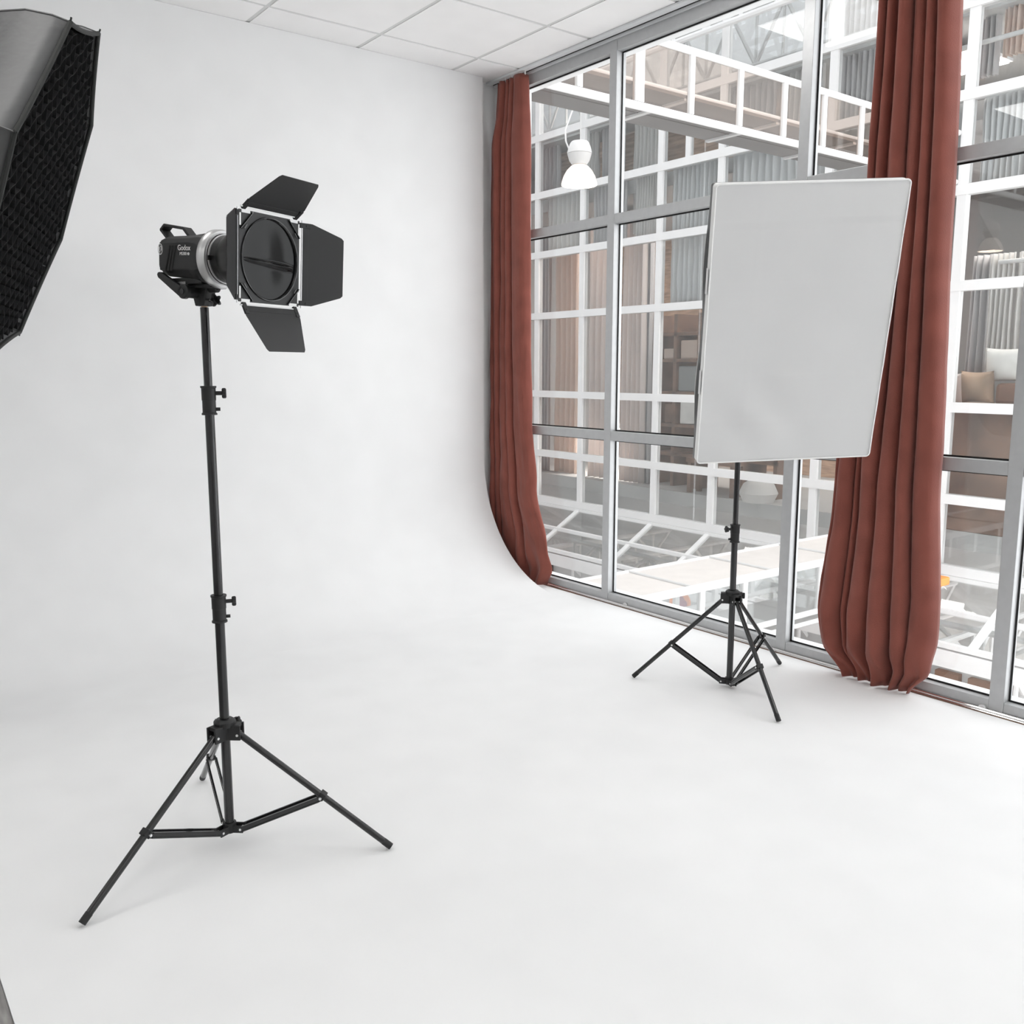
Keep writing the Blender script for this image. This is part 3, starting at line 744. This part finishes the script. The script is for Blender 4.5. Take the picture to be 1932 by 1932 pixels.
# its stand, left of the frame
hp_ = OC - n8*.58
BT = thing('light_stand', 'light stand of the octagonal softbox, outside the left edge', 'light stand', (hp_.x, hp_.y, FZ), 'black tripod light stands')
bm = nb(); cyl(bm, (hp_.x, hp_.y, FZ+.05), (hp_.x, hp_.y, hp_.z-.07), .013, 16); obj('pole', bm, M['blkgl'], BT, smooth=True)
for k in range(3):
    a = 2.6 + 2*PI*k/3; bm = nb(); cyl(bm, (hp_.x, hp_.y, FZ+.4), (hp_.x+.32*math.cos(a), hp_.y+.32*math.sin(a), FZ+.012), .009, 12); obj('leg', bm, M['blkgl'], BT, smooth=True)

# ================================================================== ATRIUM (outside the window)
K = 12.0
def E(*a): return V(a)*K
FX = K           # plane of the opposite facade
vy = [1.36, 1.246, 1.132, .965, .854, .688, .523, .412, .37]
hz = [.47, .377, .286, .190, .090, -.040, -.141, -.2205]
FA = thing('shop_facade', 'white framed glass facade of shops across the atrium', 'building facade', E(1, .75, -.2205))
for y in vy:
    bm = nb(); box(bm, FX-.04, FX+.07, y*K-.062, y*K+.062, -.2205*K, .47*K); obj('mullion', bm, M['wht'], FA)
for y, z0, z1 in ((.9145, .286, .377), (1.05, .286, .377)):
    bm = nb(); box(bm, FX-.03, FX+.06, y*K-.05, y*K+.05, z0*K, z1*K); obj('mullion', bm, M['wht'], FA)
for z in hz:
    bm = nb(); box(bm, FX-.05, FX+.075, vy[-1]*K, vy[0]*K, z*K-.065, z*K+.065); obj('transom', bm, M['wht'], FA)
for (z1, z0) in zip(hz, hz[1:]):
    for (y1, y0) in zip(vy, vy[1:]):
        bm = nb(); box(bm, FX+.005, FX+.013, y0*K+.062, y1*K-.062, z0*K+.065, z1*K-.065); obj('pane', bm, M['gl2'], FA)
# floors and walls behind the facade
for i, z in enumerate((.385, .275, -.19)):
    bm = nb(); box(bm, FX+.3, FX+4.5, vy[-1]*K, 1.95*K, z*K-.12, z*K+.12); obj('floor_shop', bm, M['slab'], kind='structure')
bm = nb(); box(bm, FX+4.5, FX+4.6, vy[-1]*K, .80*K, -.2*K, .375*K); obj('wall_shop', bm, M['dark'], kind='structure')
bm = nb(); box(bm, FX+4.4, FX+4.5, .80*K, 1.95*K, -.2*K, .375*K); obj('wall_shop', bm, M['wood'], kind='structure')
bm = nb(); box(bm, FX+1.6, FX+2.4, 1.0*K, vy[0]*K, .2852*K, .36*K)
tag(obj('timber_cabinet', bm, M['dwood'], bevel=.02), 'long brown timber cabinet on the upper shop floor behind the lamp', 'cabinet')
bm = nb(); box(bm, FX+.9, FX+1.0, .845*K, 1.3*K, .2852*K, .37*K); tag(obj('timber_screen', bm, M['wood']), 'tan timber screen seen through the glass bridge', 'screen')
for k, (y, z) in enumerate(((1.15, .25), (.95, .25), (.72, .25), (.5, .25), (1.15, -.165+.07), (.6, .36), (1.0, .345), (.62, .466), (1.18, .466))):  # lamps added to brighten the shop interiors and top storey
    lab = ['over the peach curtains', 'over the pink curtains', 'over the dark shelves', 'over the cushions', 'low behind the far left panes', 'on the upper floor at right', 'on the upper floor at left', 'in the top storey at right', 'in the top storey at left'][k]
    t = thing('shop_fill_light', 'white square fill lamp added to brighten the shops ' + lab, 'ceiling light', E(1.12, y, z), 'fill lamps added inside the shops')
    bm = nb(); box(bm, FX+1.0, FX+1.9, y*K-.45, y*K+.45, z*K-.04, z*K-.02); obj('diffuser', bm, M['fill_led'], t)
    bm = nb(); box(bm, FX+.96, FX+1.94, y*K-.49, y*K+.49, z*K-.02, z*K+.02); obj('housing', bm, M['wht'], t)

bm = nb(); box(bm, FX+2.4, FX+2.5, vy[-1]*K, 1.5*K, .395*K, .60*K); obj('wall_shop', bm, M['blind'], kind='structure')
def drape(name, label, y1, y0, z1, z0, x, m, n, amp=.08, group=None, seed=0, flare=0):
    bm = nb(); nu = n*10; nv = 8; rows = []
    for j in range(nv+1):
        v = j/nv; row = []
        for i in range(nu+1):
            t = i/nu; s = 1+flare*v
            q_ = x if x > 1.02 else 1
            yy = (y1+(y0-y1)*t)*K*q_; yc = (y1+y0)/2*K*q_; yy = yc+(yy-yc)*s
            row.append(bm.verts.new((x*K + amp*math.sin(2*PI*n*t + .5*math.sin(5*t+seed)+.3*v) + .03*noise.noise(V((t*9, v*3, seed))), yy, max((z1+(z0-z1)*v)*q_, -.1795 if z1 < .27 else -1)*K)))
        rows.append(row)
    for a, b in zip(rows, rows[1:]):
        for i in range(nu): bm.faces.new((a[i], a[i+1], b[i+1], b[i]))
    o = obj(name, bm, m, smooth=True, keep=True, solid=.01); tag(o, label, 'curtain' if 'blind' not in name else 'blind', group); return o
# blinds behind the two pale rows
G = 'pale blinds behind the facade'
names = ['at the far left', 'second from the left', 'behind the lamp', 'left of the softbox', 'behind the softbox top', 'behind the wide curtain', 'at the right edge']
for i, (y1, y0) in enumerate(((1.24, 1.14), (1.125, 1.05), (1.03, .972), (.958, .86), (.848, .695), (.68, .53), (.515, .42))):
    drape('pleated_blind', 'pale grey pleated blind in the facade row above the dark shops, ' + names[i], y1, y0, .284, .193, 1.016, [M['offw'], M['gcur'], M['offw'], M['blind'], M['blind'], M['blind'], M['blind']][i], 9+i, .05, G, i)
for i, (y1, y0) in enumerate(((.958, .86), (.848, .695))):
    drape('pleated_blind', ['pale grey blind directly above the dark shelves, left pane', 'pale grey blind directly above the dark shelves, pane behind the softbox'][i], y1, y0, .188, .093, 1.016, M['blind'], 10, .04, G, i+3)
G = 'display curtains inside the shops'
for i, (y1, y0, z1, z0, x, m, n, d, fl) in enumerate((
    (1.235, 1.212, .235, -.17, 1.05, 'gcur', 3, 'narrow grey curtain at the left end of the shop row', 0),
    (1.20, 1.14, .235, -.17, 1.06, 'peach', 5, 'peach voile curtain inside the shop behind the left window bay', 0),
    (1.117, 1.052, .235, -.17, 1.05, 'pink', 5, 'pale pink voile curtain behind the first grey mullion', 0),
    (1.04, .992, .235, -.17, 1.05, 'pink', 5, 'pale pink voile curtain right of the first grey mullion', .12),
    (.988, .976, .235, -.17, 1.06, 'gcur', 2, 'slim grey curtain edge beside the dark shelves', .1),
    (.505, .485, .12, -.005, 1.10, 'gcur', 3, 'grey curtain at the left of the cushions', .2),
    (.487, .462, .12, .0, 1.09, 'offw', 5, 'white ruffled curtain hanging above the patterned cushions', 0),
    (.46, .42, .12, .0, 1.09, 'offw', 6, 'white ruffled curtain at the right above the cream cushion', 0),
    (1.24, 1.19, .372, .29, 1.05, 'gcur', 5, 'grey drape on the upper floor at the far left', 0),
    (1.13, 1.10, .372, .29, 1.04, 'offw', 4, 'white drape on the upper floor left of the lamp', 0),
    (1.09, 1.055, .372, .29, 1.04, 'gcur', 5, 'grey drape on the upper floor right of the lamp', 0),
    (1.02, .972, .372, .20, 1.03, 'offw', 6, 'long white sheer drape right of the first grey mullion, upper floor', 0),
    (.84, .77, .372, .29, 1.04, 'gcur', 8, 'grey drape seen through the bridge', 0),
    (.76, .70, .372, .29, 1.04, 'offw', 8, 'white drape seen above the softbox', 0),
    (.68, .62, .46, .29, 1.04, 'gcur', 9, 'grey drape left of the wide curtain, upper floor', 0),
    (.61, .56, .46, .29, 1.05, 'offw', 8, 'white sample drape beside the wide curtain, upper floor', 0),
    (.515, .497, .45, .30, 1.05, 'gcur', 3, 'dark grey sample cloth in the top right pane', 0),
    (.492, .470, .45, .315, 1.04, 'peach', 4, 'peach and white sample cloth in the top right pane', 0),
    (.465, .42, .45, .30, 1.05, 'offw', 7, 'white sample cloth at the top right corner', 0),
    (.50, .47, -.05, -.14, 1.06, 'gcur', 4, 'grey cloth below the cushion shelf', 0),
    (.465, .44, -.05, -.14, 1.05, 'offw', 5, 'white cloth below the cushion shelf', 0),
    )):
    drape('display_curtain', d, y1, y0, z1, z0, x, M[m], n, .06, G, i, fl)
# rods
for z, y1, y0, x, lab in ((.121, .52, .41, 1.085, 'thin metal curtain rod above the cushions'), (.345, .62, .41, 1.03, 'lower thin rod of the top right pane'), (.40, .62, .41, 1.03, 'upper thin rod of the top right pane')):
    bm = nb(); cyl(bm, (x*K, y1*K, z*K), (x*K, y0*K, z*K), .03, 10); tag(obj('curtain_rod', bm, M['wht2'], smooth=True), lab, 'curtain rod', 'rods inside the shops')
# cushions on a shelf
bm = nb(); box(bm, FX+.15, FX+1.6, .40*K, .57*K, -.046*K, -.038*K); box(bm, FX+.3, FX+1.5, .40*K, .57*K, -.19*K+.12, -.046*K); tag(obj('display_bench', bm, M['dwood'], bevel=.02), 'brown display bench under the cushions at the right edge', 'bench')
def cushion(label, x, y, z, w, h, m, rz=0, ry=0):
    bm = nb(); bmesh.ops.create_grid(bm, x_segments=16, y_segments=16, size=1)
    top = []
    for v in bm.verts:
        a, b = v.co.x, v.co.y; k = (1-a*a)*(1-b*b)
        pin = 1-.12*(1-a*a)*abs(b)**2-.0; pin2 = 1-.12*(1-b*b)*abs(a)**2
        v.co = V((a*w/2*pin2, b*h/2*pin, .16*max(0, k)**.4))
    g2 = bmesh.ops.duplicate(bm, geom=bm.verts[:]+bm.edges[:]+bm.faces[:])
    for v in [e for e in g2['geom'] if isinstance(e, bmesh.types.BMVert)]: v.co.z *= -1
    bmesh.ops.remove_doubles(bm, verts=bm.verts[:], dist=.0005)
    Mx = Matrix.Translation(V((x*K, y*K, z*K))) @ Matrix.Rotation(rz, 4, 'Z') @ Matrix.Rotation(ry, 4, 'Y') @ Matrix.Rotation(PI/2, 4, 'Z') @ Matrix.Rotation(PI/2, 4, 'X')
    bm.transform(Mx); tag(obj('cushion', bm, m, smooth=True), label, 'cushion', 'cushions on the display bench')
cushion('cream white cushion on top at the right edge of the shop window', 1.045, .482, .006, .62, .46, M['cush'], 0, -.1)
cushion('patterned tan cushion in the middle of the bench', 1.03, .5065, -.018, .44, .44, M['bcush'], 0, -.2)
cushion('pinkish patterned cushion at the left end of the bench', 1.04, .545, -.020, .40, .42, M['pink'], 0, -.2)
bm = nb(); box(bm, 1.028*K, 1.075*K, .455*K, .4875*K, -.0375*K, -.0135*K); tag(obj('leather_pouf', bm, M['ott'], bevel=.06), 'brown leather pouf under the cream white cushion', 'pouf')
# dark shelves with boxes, left of the softbox
SH = thing('shelf_unit', 'dark open shelf unit inside the shop left of the softbox', 'shelf', E(1.09, .86, -.18))
for y in (1.04, .995, .947, .856, .80):
    bm = nb(); box(bm, 1.07*K, 1.12*K, y*K-.04, y*K+.04, -.18*K, .085*K); obj('upright', bm, M['dwood'], SH)
for z in (-.13, -.085, -.035, .015, .055):
    bm = nb(); box(bm, 1.07*K, 1.12*K, .795*K, 1.044*K, z*K-.03, z*K+.03); obj('shelf_board', bm, M['dwood'], SH)
boxes = [(.955, .935, .017, .035, 'peach', 'small peach box, upper left on the dark shelf'), (.922, .89, .017, .047, 'peach', 'tall peach box near the top of the dark shelf'),
         (.875, .84, .017, .05, 'grey', 'large grey box near the top of the dark shelf'), (.925, .875, -.032, .008, 'grey', 'grey board leaning on the middle shelf'),
         (.865, .83, -.032, .0, 'peach', 'short peach box on the middle shelf'), (.92, .87, -.082, -.045, 'cush', 'white box on the lower shelf left of the softbox'),
         (.82, .77, -.032, .008, 'grey', 'grey box on the middle shelf beside the softbox'), (.95, .93, -.082, -.05, 'dwood', 'brown box on the lower shelf')]
for y1, y0, z0, z1, m, lab in boxes:
    y1, y0 = y1*1.07, y0*1.07
    bm = nb(); box(bm, 1.073*K, 1.10*K, y0*K, y1*K, z0*K-.0, z1*K-.02); tag(obj('storage_box', bm, M[m], bevel=.02), lab, 'box', 'boxes on the dark shelf')
bm = nb(); lathe(bm, (1.035*K, .80*K, -.18*K), (0,0,1), [(0, .25), (.15, .32), (.3, .25), (.42, .08), (.44, .02)], 20); tag(obj('white_pouf', bm, M['offw'], smooth=True), 'soft white pouf on the shop floor behind the softbox stand', 'pouf')
TB = thing('shop_table', 'low brown table inside the shop below the shelves', 'table', E(1.045, .88, -.18))
bm = nb(); box(bm, 1.03*K, 1.06*K, .84*K, .93*K, -.135*K, -.128*K); obj('tabletop', bm, M['dwood'], TB)
for a, b in ((1.035, .845), (1.035, .925), (1.055, .845), (1.055, .925)):
    bm = nb(); box(bm, a*K-.04, a*K+.04, b*K-.04, b*K+.04, -.18*K, -.135*K); obj('leg', bm, M['dwood'], TB)

# ---- upper glazed bridge
YB, YB2 = .53, .613
BR = thing('glass_bridge', 'upper glazed walkway crossing the atrium overhead', 'bridge', E(.66, .57, .198))
for y in (YB, YB2):
    for z in (.1985 if y == YB else .2195, .2485):
        bm = nb(); cyl(bm, E(.32, y, z), E(.995, y, z), .036, 14); obj('rail', bm, M['wht'], BR, smooth=True)
px = [.402, .462, .522, .580, .6395, .6985, .7565, .816, .875, .934]
for y in (YB, YB2):
    for i, x in enumerate(px):
        bm = nb(); w = .055 if (i == 2 and y == YB) else .03
        box(bm, x*K-w, x*K+w, y*K-.02, y*K+.02, (.1985 if y == YB else .2195)*K+.036, .2485*K-.036); obj('post', bm, M['wht'], BR)
    for x0, x1 in zip(px, px[1:]):
        bm = nb(); box(bm, x0*K+.05, x1*K-.05, y*K-.005, y*K+.005, (.1985 if y == YB else .2195)*K+.04, .2485*K-.04); obj('glass_panel', bm, M['glb'], BR)
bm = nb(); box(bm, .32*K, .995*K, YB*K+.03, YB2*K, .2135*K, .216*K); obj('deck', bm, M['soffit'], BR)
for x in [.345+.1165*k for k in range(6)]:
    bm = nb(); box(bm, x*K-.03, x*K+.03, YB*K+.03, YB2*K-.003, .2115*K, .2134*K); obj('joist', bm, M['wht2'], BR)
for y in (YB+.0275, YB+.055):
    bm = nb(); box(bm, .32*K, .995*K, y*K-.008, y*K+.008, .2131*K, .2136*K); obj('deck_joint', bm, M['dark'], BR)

# ---- lower covered walkway
LB = thing('covered_walkway', 'lower walkway with cream panel roof crossing the atrium below eye level', 'bridge', E(.7, .57, -.24))
bm = nb(); box(bm, .34*K, .995*K, YB*K, YB2*K, -.192*K, -.189*K); obj('roof_panel', bm, M['cream'], LB)
for y in (YB, YB2):
    bm = nb(); cyl(bm, E(.34, y, -.1895), E(.995, y, -.1895), .045 if y == YB else .03, 14); obj('rail', bm, M['wht'], LB, smooth=True)
for k in range(6):
    x = .49+.1135*k
    bm = nb(); cyl(bm, E(x, YB, -.1885), E(x, YB2, -.1885), .018, 8); obj('roof_joint', bm, M['wht2'], LB)
for y in (YB, YB2):
    for k in range(9):
        x = .495+.0585*k; bm = nb(); box(bm, x*K-.035, x*K+.035, y*K-.025, y*K+.025, (-.238 if x < .9 else -.215)*K, -.1925*K); obj('post', bm, M['wht'], LB)
    bm = nb(); cyl(bm, E(.34, y, -.2385), E(.90, y, -.2385), .035, 12); obj('rail', bm, M['wht'], LB, smooth=True)
    bm = nb(); box(bm, .38*K, .90*K, y*K-.006, y*K+.006, -.2365*K, -.1925*K); obj('glass_panel', bm, M['gl2'], LB)
bm = nb(); box(bm, .34*K, .90*K, YB*K+.03, YB2*K-.03, -.252*K, -.2475*K); obj('deck', bm, M['wht2'], LB)

# ---- sloping skylight at the foot of the facade
SK = thing('skylight', 'sloping white framed glass roof at the foot of the facade', 'skylight', E(.95, .75, -.33))
def sl(x): return -.2275 - (1-x)*.585        # height on the slope
X0, X1 = .997, .910
for y in (1.30, 1.132, .965, .854, .720, .60, .434):
    bm = nb(); bar(bm, E(X0, y, sl(X0)), E(X1, y, sl(X1)), .085, .06); obj('rafter', bm, M['wht'], SK)
for x in (X0, .9515, X1):
    bm = nb(); bar(bm, E(x, .36, sl(x)+.0005), E(x, 1.36, sl(x)+.0005), .085, .062); obj('purlin', bm, M['wht'], SK)
ys = [1.36, 1.132, .965, .854, .720, .60, .434, .36]
for a, b in ((X0, .9515), (.9515, X1)):
    for y1, y0 in zip(ys, ys[1:]):
        bm = nb(); q = [E(a, y0+.004, sl(a)), E(a, y1-.004, sl(a)), E(b, y1-.004, sl(b)), E(b, y0+.004, sl(b))]
        lo = [bm.verts.new(p) for p in q]; hi = [bm.verts.new(p+V((0,0,.01))) for p in q]
        bm.faces.new(lo[::-1]); bm.faces.new(hi)
        for i in range(4): bm.faces.new((lo[i], lo[(i+1)%4], hi[(i+1)%4], hi[i]))
        obj('pane', bm, M['gl2'], SK)
bm = nb(); box(bm, .905*K, .918*K, .36*K, 1.36*K, -.302*K, -.284*K); obj('fascia', bm, M['wht'], SK)
# trusses below the skylight
trl = [(1.19, 'far left end'), (1.05, 'behind the first mullion'), (.91, 'left of the cream walkway'), (.78, 'behind the cream walkway'), (.64, 'behind the wide curtain'), (.50, 'right of the wide curtain'), (.39, 'right edge')]
def truss(label, p0, p1, hgt, n, r, m, grp):
    bm = nb(); p0, p1 = V(p0), V(p1); up_ = V((0,0,hgt))
    cyl(bm, p0, p1, r, 8); cyl(bm, p0+up_, p1+up_, r, 8)
    for i in range(n):
        a, b = p0.lerp(p1, i/n), p0.lerp(p1, (i+1)/n)
        if i % 2: cyl(bm, a, b+up_, r*.7, 6)
        else: cyl(bm, a+up_, b, r*.7, 6)
        cyl(bm, a, a+up_, r*.6, 6)
    tag(obj('roof_truss', bm, m, smooth=True), label, 'truss', grp)
for y, w in trl:
    truss('white tubular truss under the sloping skylight, ' + w, E(.915, y, -.345), E(1.28, y, -.345), .55, 8, .05, M['wht'], 'trusses under the skylight')
truss('long white truss running beneath the skylight lengthwise', E(1.02, .3, -.33), E(1.02, 1.34, -.33), .5, 18, .045, M['wht2'], 'trusses under the skylight')
# hall below
bm = nb(); box(bm, 3.7, FX+6, 0, 1.5*K, -.52*K, -.51*K); tag(obj('hall_floor', bm, M['hall']), 'pale stone floor of the atrium hall far below', 'floor')
bm = nb(); box(bm, .93*K, .94*K, .36*K, 1.36*K, -.51*K, -.303*K); tag(obj('lower_wall', bm, M['wht2']), 'white lower storey wall under the skylight edge', 'wall')
for y1, y0, m, lab in ((1.30, 1.115, 'dkgr', 'dark slate shop board below the skylight beside the narrow curtain'), (.545, .508, 'green', 'moss green board below the skylight right of the wide curtain'), (.506, .484, 'dkgr', 'dark slate board next to the moss green board')):
    bm = nb(); box(bm, .921*K, .929*K, y0*K, y1*K, -.40*K, -.304*K); tag(obj('shop_board', bm, M[m]), lab, 'sign board', 'boards below the skylight')
bm = nb(); prv = None
for k in range(5):
    c0 = V((.9205*K, (1.205-.012*k)*K, -.333*K))
    for i in range(10):
        a = PI*1.6*i/9+k; b = PI*1.6*(i+1)/9+k; cyl(bm, c0+V((0, .06*math.cos(a), .07*math.sin(a))), c0+V((0, .06*math.cos(b), .07*math.sin(b))), .007, 5)
tag(obj('chalk_scrawl', bm, M['wht2']), 'faint chalk scrawl on the dark slate shop board', 'drawing')
for y1, y0, m, lab in ((.475, .45, 'dwood', 'brown framed lower window at the right edge'), (.44, .40, 'dwood', 'brown framed lower window in the last bay')):
    bm = nb(); box(bm, .921*K, .929*K, y0*K, y1*K, -.40*K, -.312*K); tag(obj('lower_window', bm, M[m]), lab, 'window', 'lower windows')
bm = nb(); box(bm, 1.33*K, 1.34*K, .36*K, 1.5*K, -.51*K, -.207*K); tag(obj('hall_back_wall', bm, M['blind']), 'grey back wall of the hall under the skylight', 'wall')
for y, lab in ((1.18, 'at the far left'), (.98, 'left of the cream walkway'), (.78, 'behind the cream walkway'), (.58, 'behind the wide curtain'), (.44, 'at the right')):  # lamps added to brighten the hall seen through the skylight
    t = thing('hall_fill_lamp', 'long white fill lamp added under the sloping skylight ' + lab, 'lamp', E(1.14, y, -.36), 'fill lamps added under the skylight')
    bm = nb(); box(bm, 1.05*K, 1.23*K, y*K-.14, y*K+.14, -.362*K, -.3605*K); obj('diffuser', bm, M['fill_led'], t)
    bm = nb(); box(bm, 1.048*K, 1.232*K, y*K-.16, y*K+.16, -.3604*K, -.357*K); obj('housing', bm, M['wht'], t)
# orange round sign and orange stalls seen beneath the walkway
t = thing('round_sign', 'round orange sign with plum motif seen below the cream walkway', 'sign', E(.80, .727, -.29))
c0 = E(.80, .7245, -.2725)
bm = nb(); lathe(bm, c0, (-1, -.3, .25), [(0, .16), (.03, .16)], 32); obj('disc', bm, M['oran'], t)
bm = nb(); lathe(bm, c0 + V((-.03, -.03, .06)), (-1, -.3, .25), [(0, .055), (.006, .055)], 16); lathe(bm, c0 + V((-.04, -.09, .01)), (-1, -.3, .25), [(0, .06), (.006, .06)], 16); obj('motif', bm, M['purp'], t)
bm = nb(); cyl(bm, c0+V((.06, 0, -.1)), V((.806*K, .7245*K, -.51*K)), .03, 8); obj('post', bm, M['dkgr'], t)
for x, y, z, s, m, lab in ((.78, .63, -.30, .30, 'oran', 'orange stall roof low behind the softbox stand'), (.80, .60, -.31, .28, 'purp', 'plum stall cover beside the orange stall roof'), (.86, .46, -.20, .2, 'oran', 'orange panel seen inside the walkway at the right')):
    bm = nb(); box(bm, x*K-s, x*K+s, y*K-s, y*K+s, z*K-.1, z*K); 
    if z < -.25: cyl(bm, (x*K, y*K, -.51*K), (x*K, y*K, z*K-.1), .05, 8)
    tag(obj('market_stall', bm, M[m], bevel=.02), lab, 'stall', 'orange and plum stalls')
for y, lab in ((.70, 'brown cabinet deep in the hall left of the softbox stand'), (.60, 'brown cabinet deep in the hall behind the softbox stand')):
    bm = nb(); box(bm, .86*K, .90*K, y*K-.5, y*K+.5, -.51*K, -.33*K); tag(obj('hall_cabinet', bm, M['dwood'], bevel=.02), lab, 'cabinet', 'cabinets in the hall')

bm = nb(); box(bm, 3.7, FX+4.4, 1.5*K+.01, 1.52*K, -.51*K, .6*K); tag(obj('atrium_end_wall', bm, M['blind']), 'pale end wall of the atrium, hidden behind the narrow curtain', 'wall')  # unseen wall added to shut sky light out of the far end

# ---- atrium roof
AR = thing('atrium_roof', 'white steel and glass roof over the atrium', 'roof', E(.65, .8, .56))
for y in [.415+.115*k for k in range(10)]:
    bm = nb(); bar(bm, E(.30, y, .60), E(1.25, y, .60), .12, .12); obj('beam', bm, M['wht'], AR)
for x0, x1 in zip((.28, .48, .61, .74, .87, 1.0), (.48, .61, .74, .87, 1.0, 1.27)):
    bm = nb(); box(bm, x0*K+.05, x1*K-.05, .40*K, 1.5*K, .6105*K, .6125*K); obj('roof_pane', bm, M['roofg'], AR)
for x in (.35, .48, .61, .74, .87, 1.0, 1.12):
    bm = nb(); bar(bm, E(x, .40, .605), E(x, 1.5, .605), .10, .10); obj('purlin', bm, M['wht'], AR)
for k, y in enumerate((.45, .62, .80, .98, 1.16)):
    truss(['white roof truss nearest the camera', 'white roof truss above the glass bridge', 'white roof truss in the middle of the atrium', 'white roof truss beyond the lamp', 'farthest white roof truss'][k],
          E(.31, y, .47), E(1.0, y, .47), 1.25, 12, .07, M['wht2'], 'trusses of the atrium roof')
truss('grey truss inside the top storey behind the facade', E(1.08, .38, .415), E(1.08, 1.36, .415), .9, 22, .045, M['slab'], 'trusses of the atrium roof')
truss('white truss along the top of the shop facade', E(.96, .35, .43), E(.96, 1.36, .43), 1.2, 18, .05, M['wht'], 'trusses of the atrium roof')

# ---- pendant lamp
lx = 7.2; ly = 7.2*1.1435
t = thing('pendant_lamp', 'lit white dome pendant lamp hanging in the atrium beside the narrow curtain', 'lamp', (lx, ly, lx*.288))
zb = lx*.2885; q = (lx, ly, zb)
bm = nb(); lathe(bm, q, (0,0,1), [(h_, r_*.87) for h_, r_ in [(0, .232), (.012, .236), (.04, .228), (.10, .205), (.16, .165), (.205, .115), (.225, .08), (.225, .072), (.2, .105), (.155, .155), (.09, .195), (.03, .22), (.0, .226)]], 40, cap=False); obj('lamp_shade', bm, M['lampg'], t, smooth=True)
bm = nb(); lathe(bm, (lx, ly, zb+.225), (0,0,1), [(0, .085), (.04, .115), (.115, .138), (.12, .13)], 32); obj('collar', bm, M['wht2'], t, smooth=True)
bm = nb(); lathe(bm, (lx, ly, zb+.345), (0,0,1), [(0, .138), (.012, .14), (.06, .128), (.115, .105), (.13, .09), (.132, .001)], 32); obj('housing', bm, M['wht'], t, smooth=True)
bm = nb(); tube(bm, [(lx+.01, ly, zb+.47), (lx-.0, ly-.01, zb+.62), (lx, ly, 6.0)], .006, 6); obj('wire', bm, M['wht2'], t)
bm = nb(); pts_ = [(lx-.09, ly+.07, zb+.38), (lx-.12, ly+.10, zb+.48), (lx-.13, ly+.10, zb+.60), (lx-.09, ly+.06, zb+.75), (lx-.04, ly+.03, zb+.9), (lx-.02, ly+.02, zb+1.3)]; tube(bm, pts_, .010, 6); obj('cable', bm, M['wht'], t)
ld = bpy.data.lights.new('bulb', 'POINT'); ld.energy = 25; ld.shadow_soft_size = .06; ld.color = (1, .85, .72)
lo_ = bpy.data.objects.new('bulb', ld); C.objects.link(lo_); lo_.parent = t; lo_.location = (0, 0, .10)

# ------------------------------------------------------------------ world and view
w = bpy.data.worlds.new('sky'); bpy.context.scene.world = w; w.use_nodes = True
bg = w.node_tree.nodes['Background']; bg.inputs['Color'].default_value = (.97, .985, 1, 1); bg.inputs['Strength'].default_value = SKY
sc = bpy.context.scene
sc.view_settings.view_transform = 'Standard'; sc.view_settings.look = 'None'; sc.view_settings.gamma = 1; sc.view_settings.use_curve_mapping = False
sc.view_settings.exposure = .09
sc.cycles.use_light_tree = False; sc.cycles.transparent_max_bounces = 20; sc.cycles.max_bounces = 8; sc.cycles.diffuse_bounces = 4; sc.cycles.glossy_bounces = 3
sc.cycles.use_adaptive_sampling = True; sc.cycles.adaptive_threshold = .04
sc.cycles.sample_clamp_indirect = 8
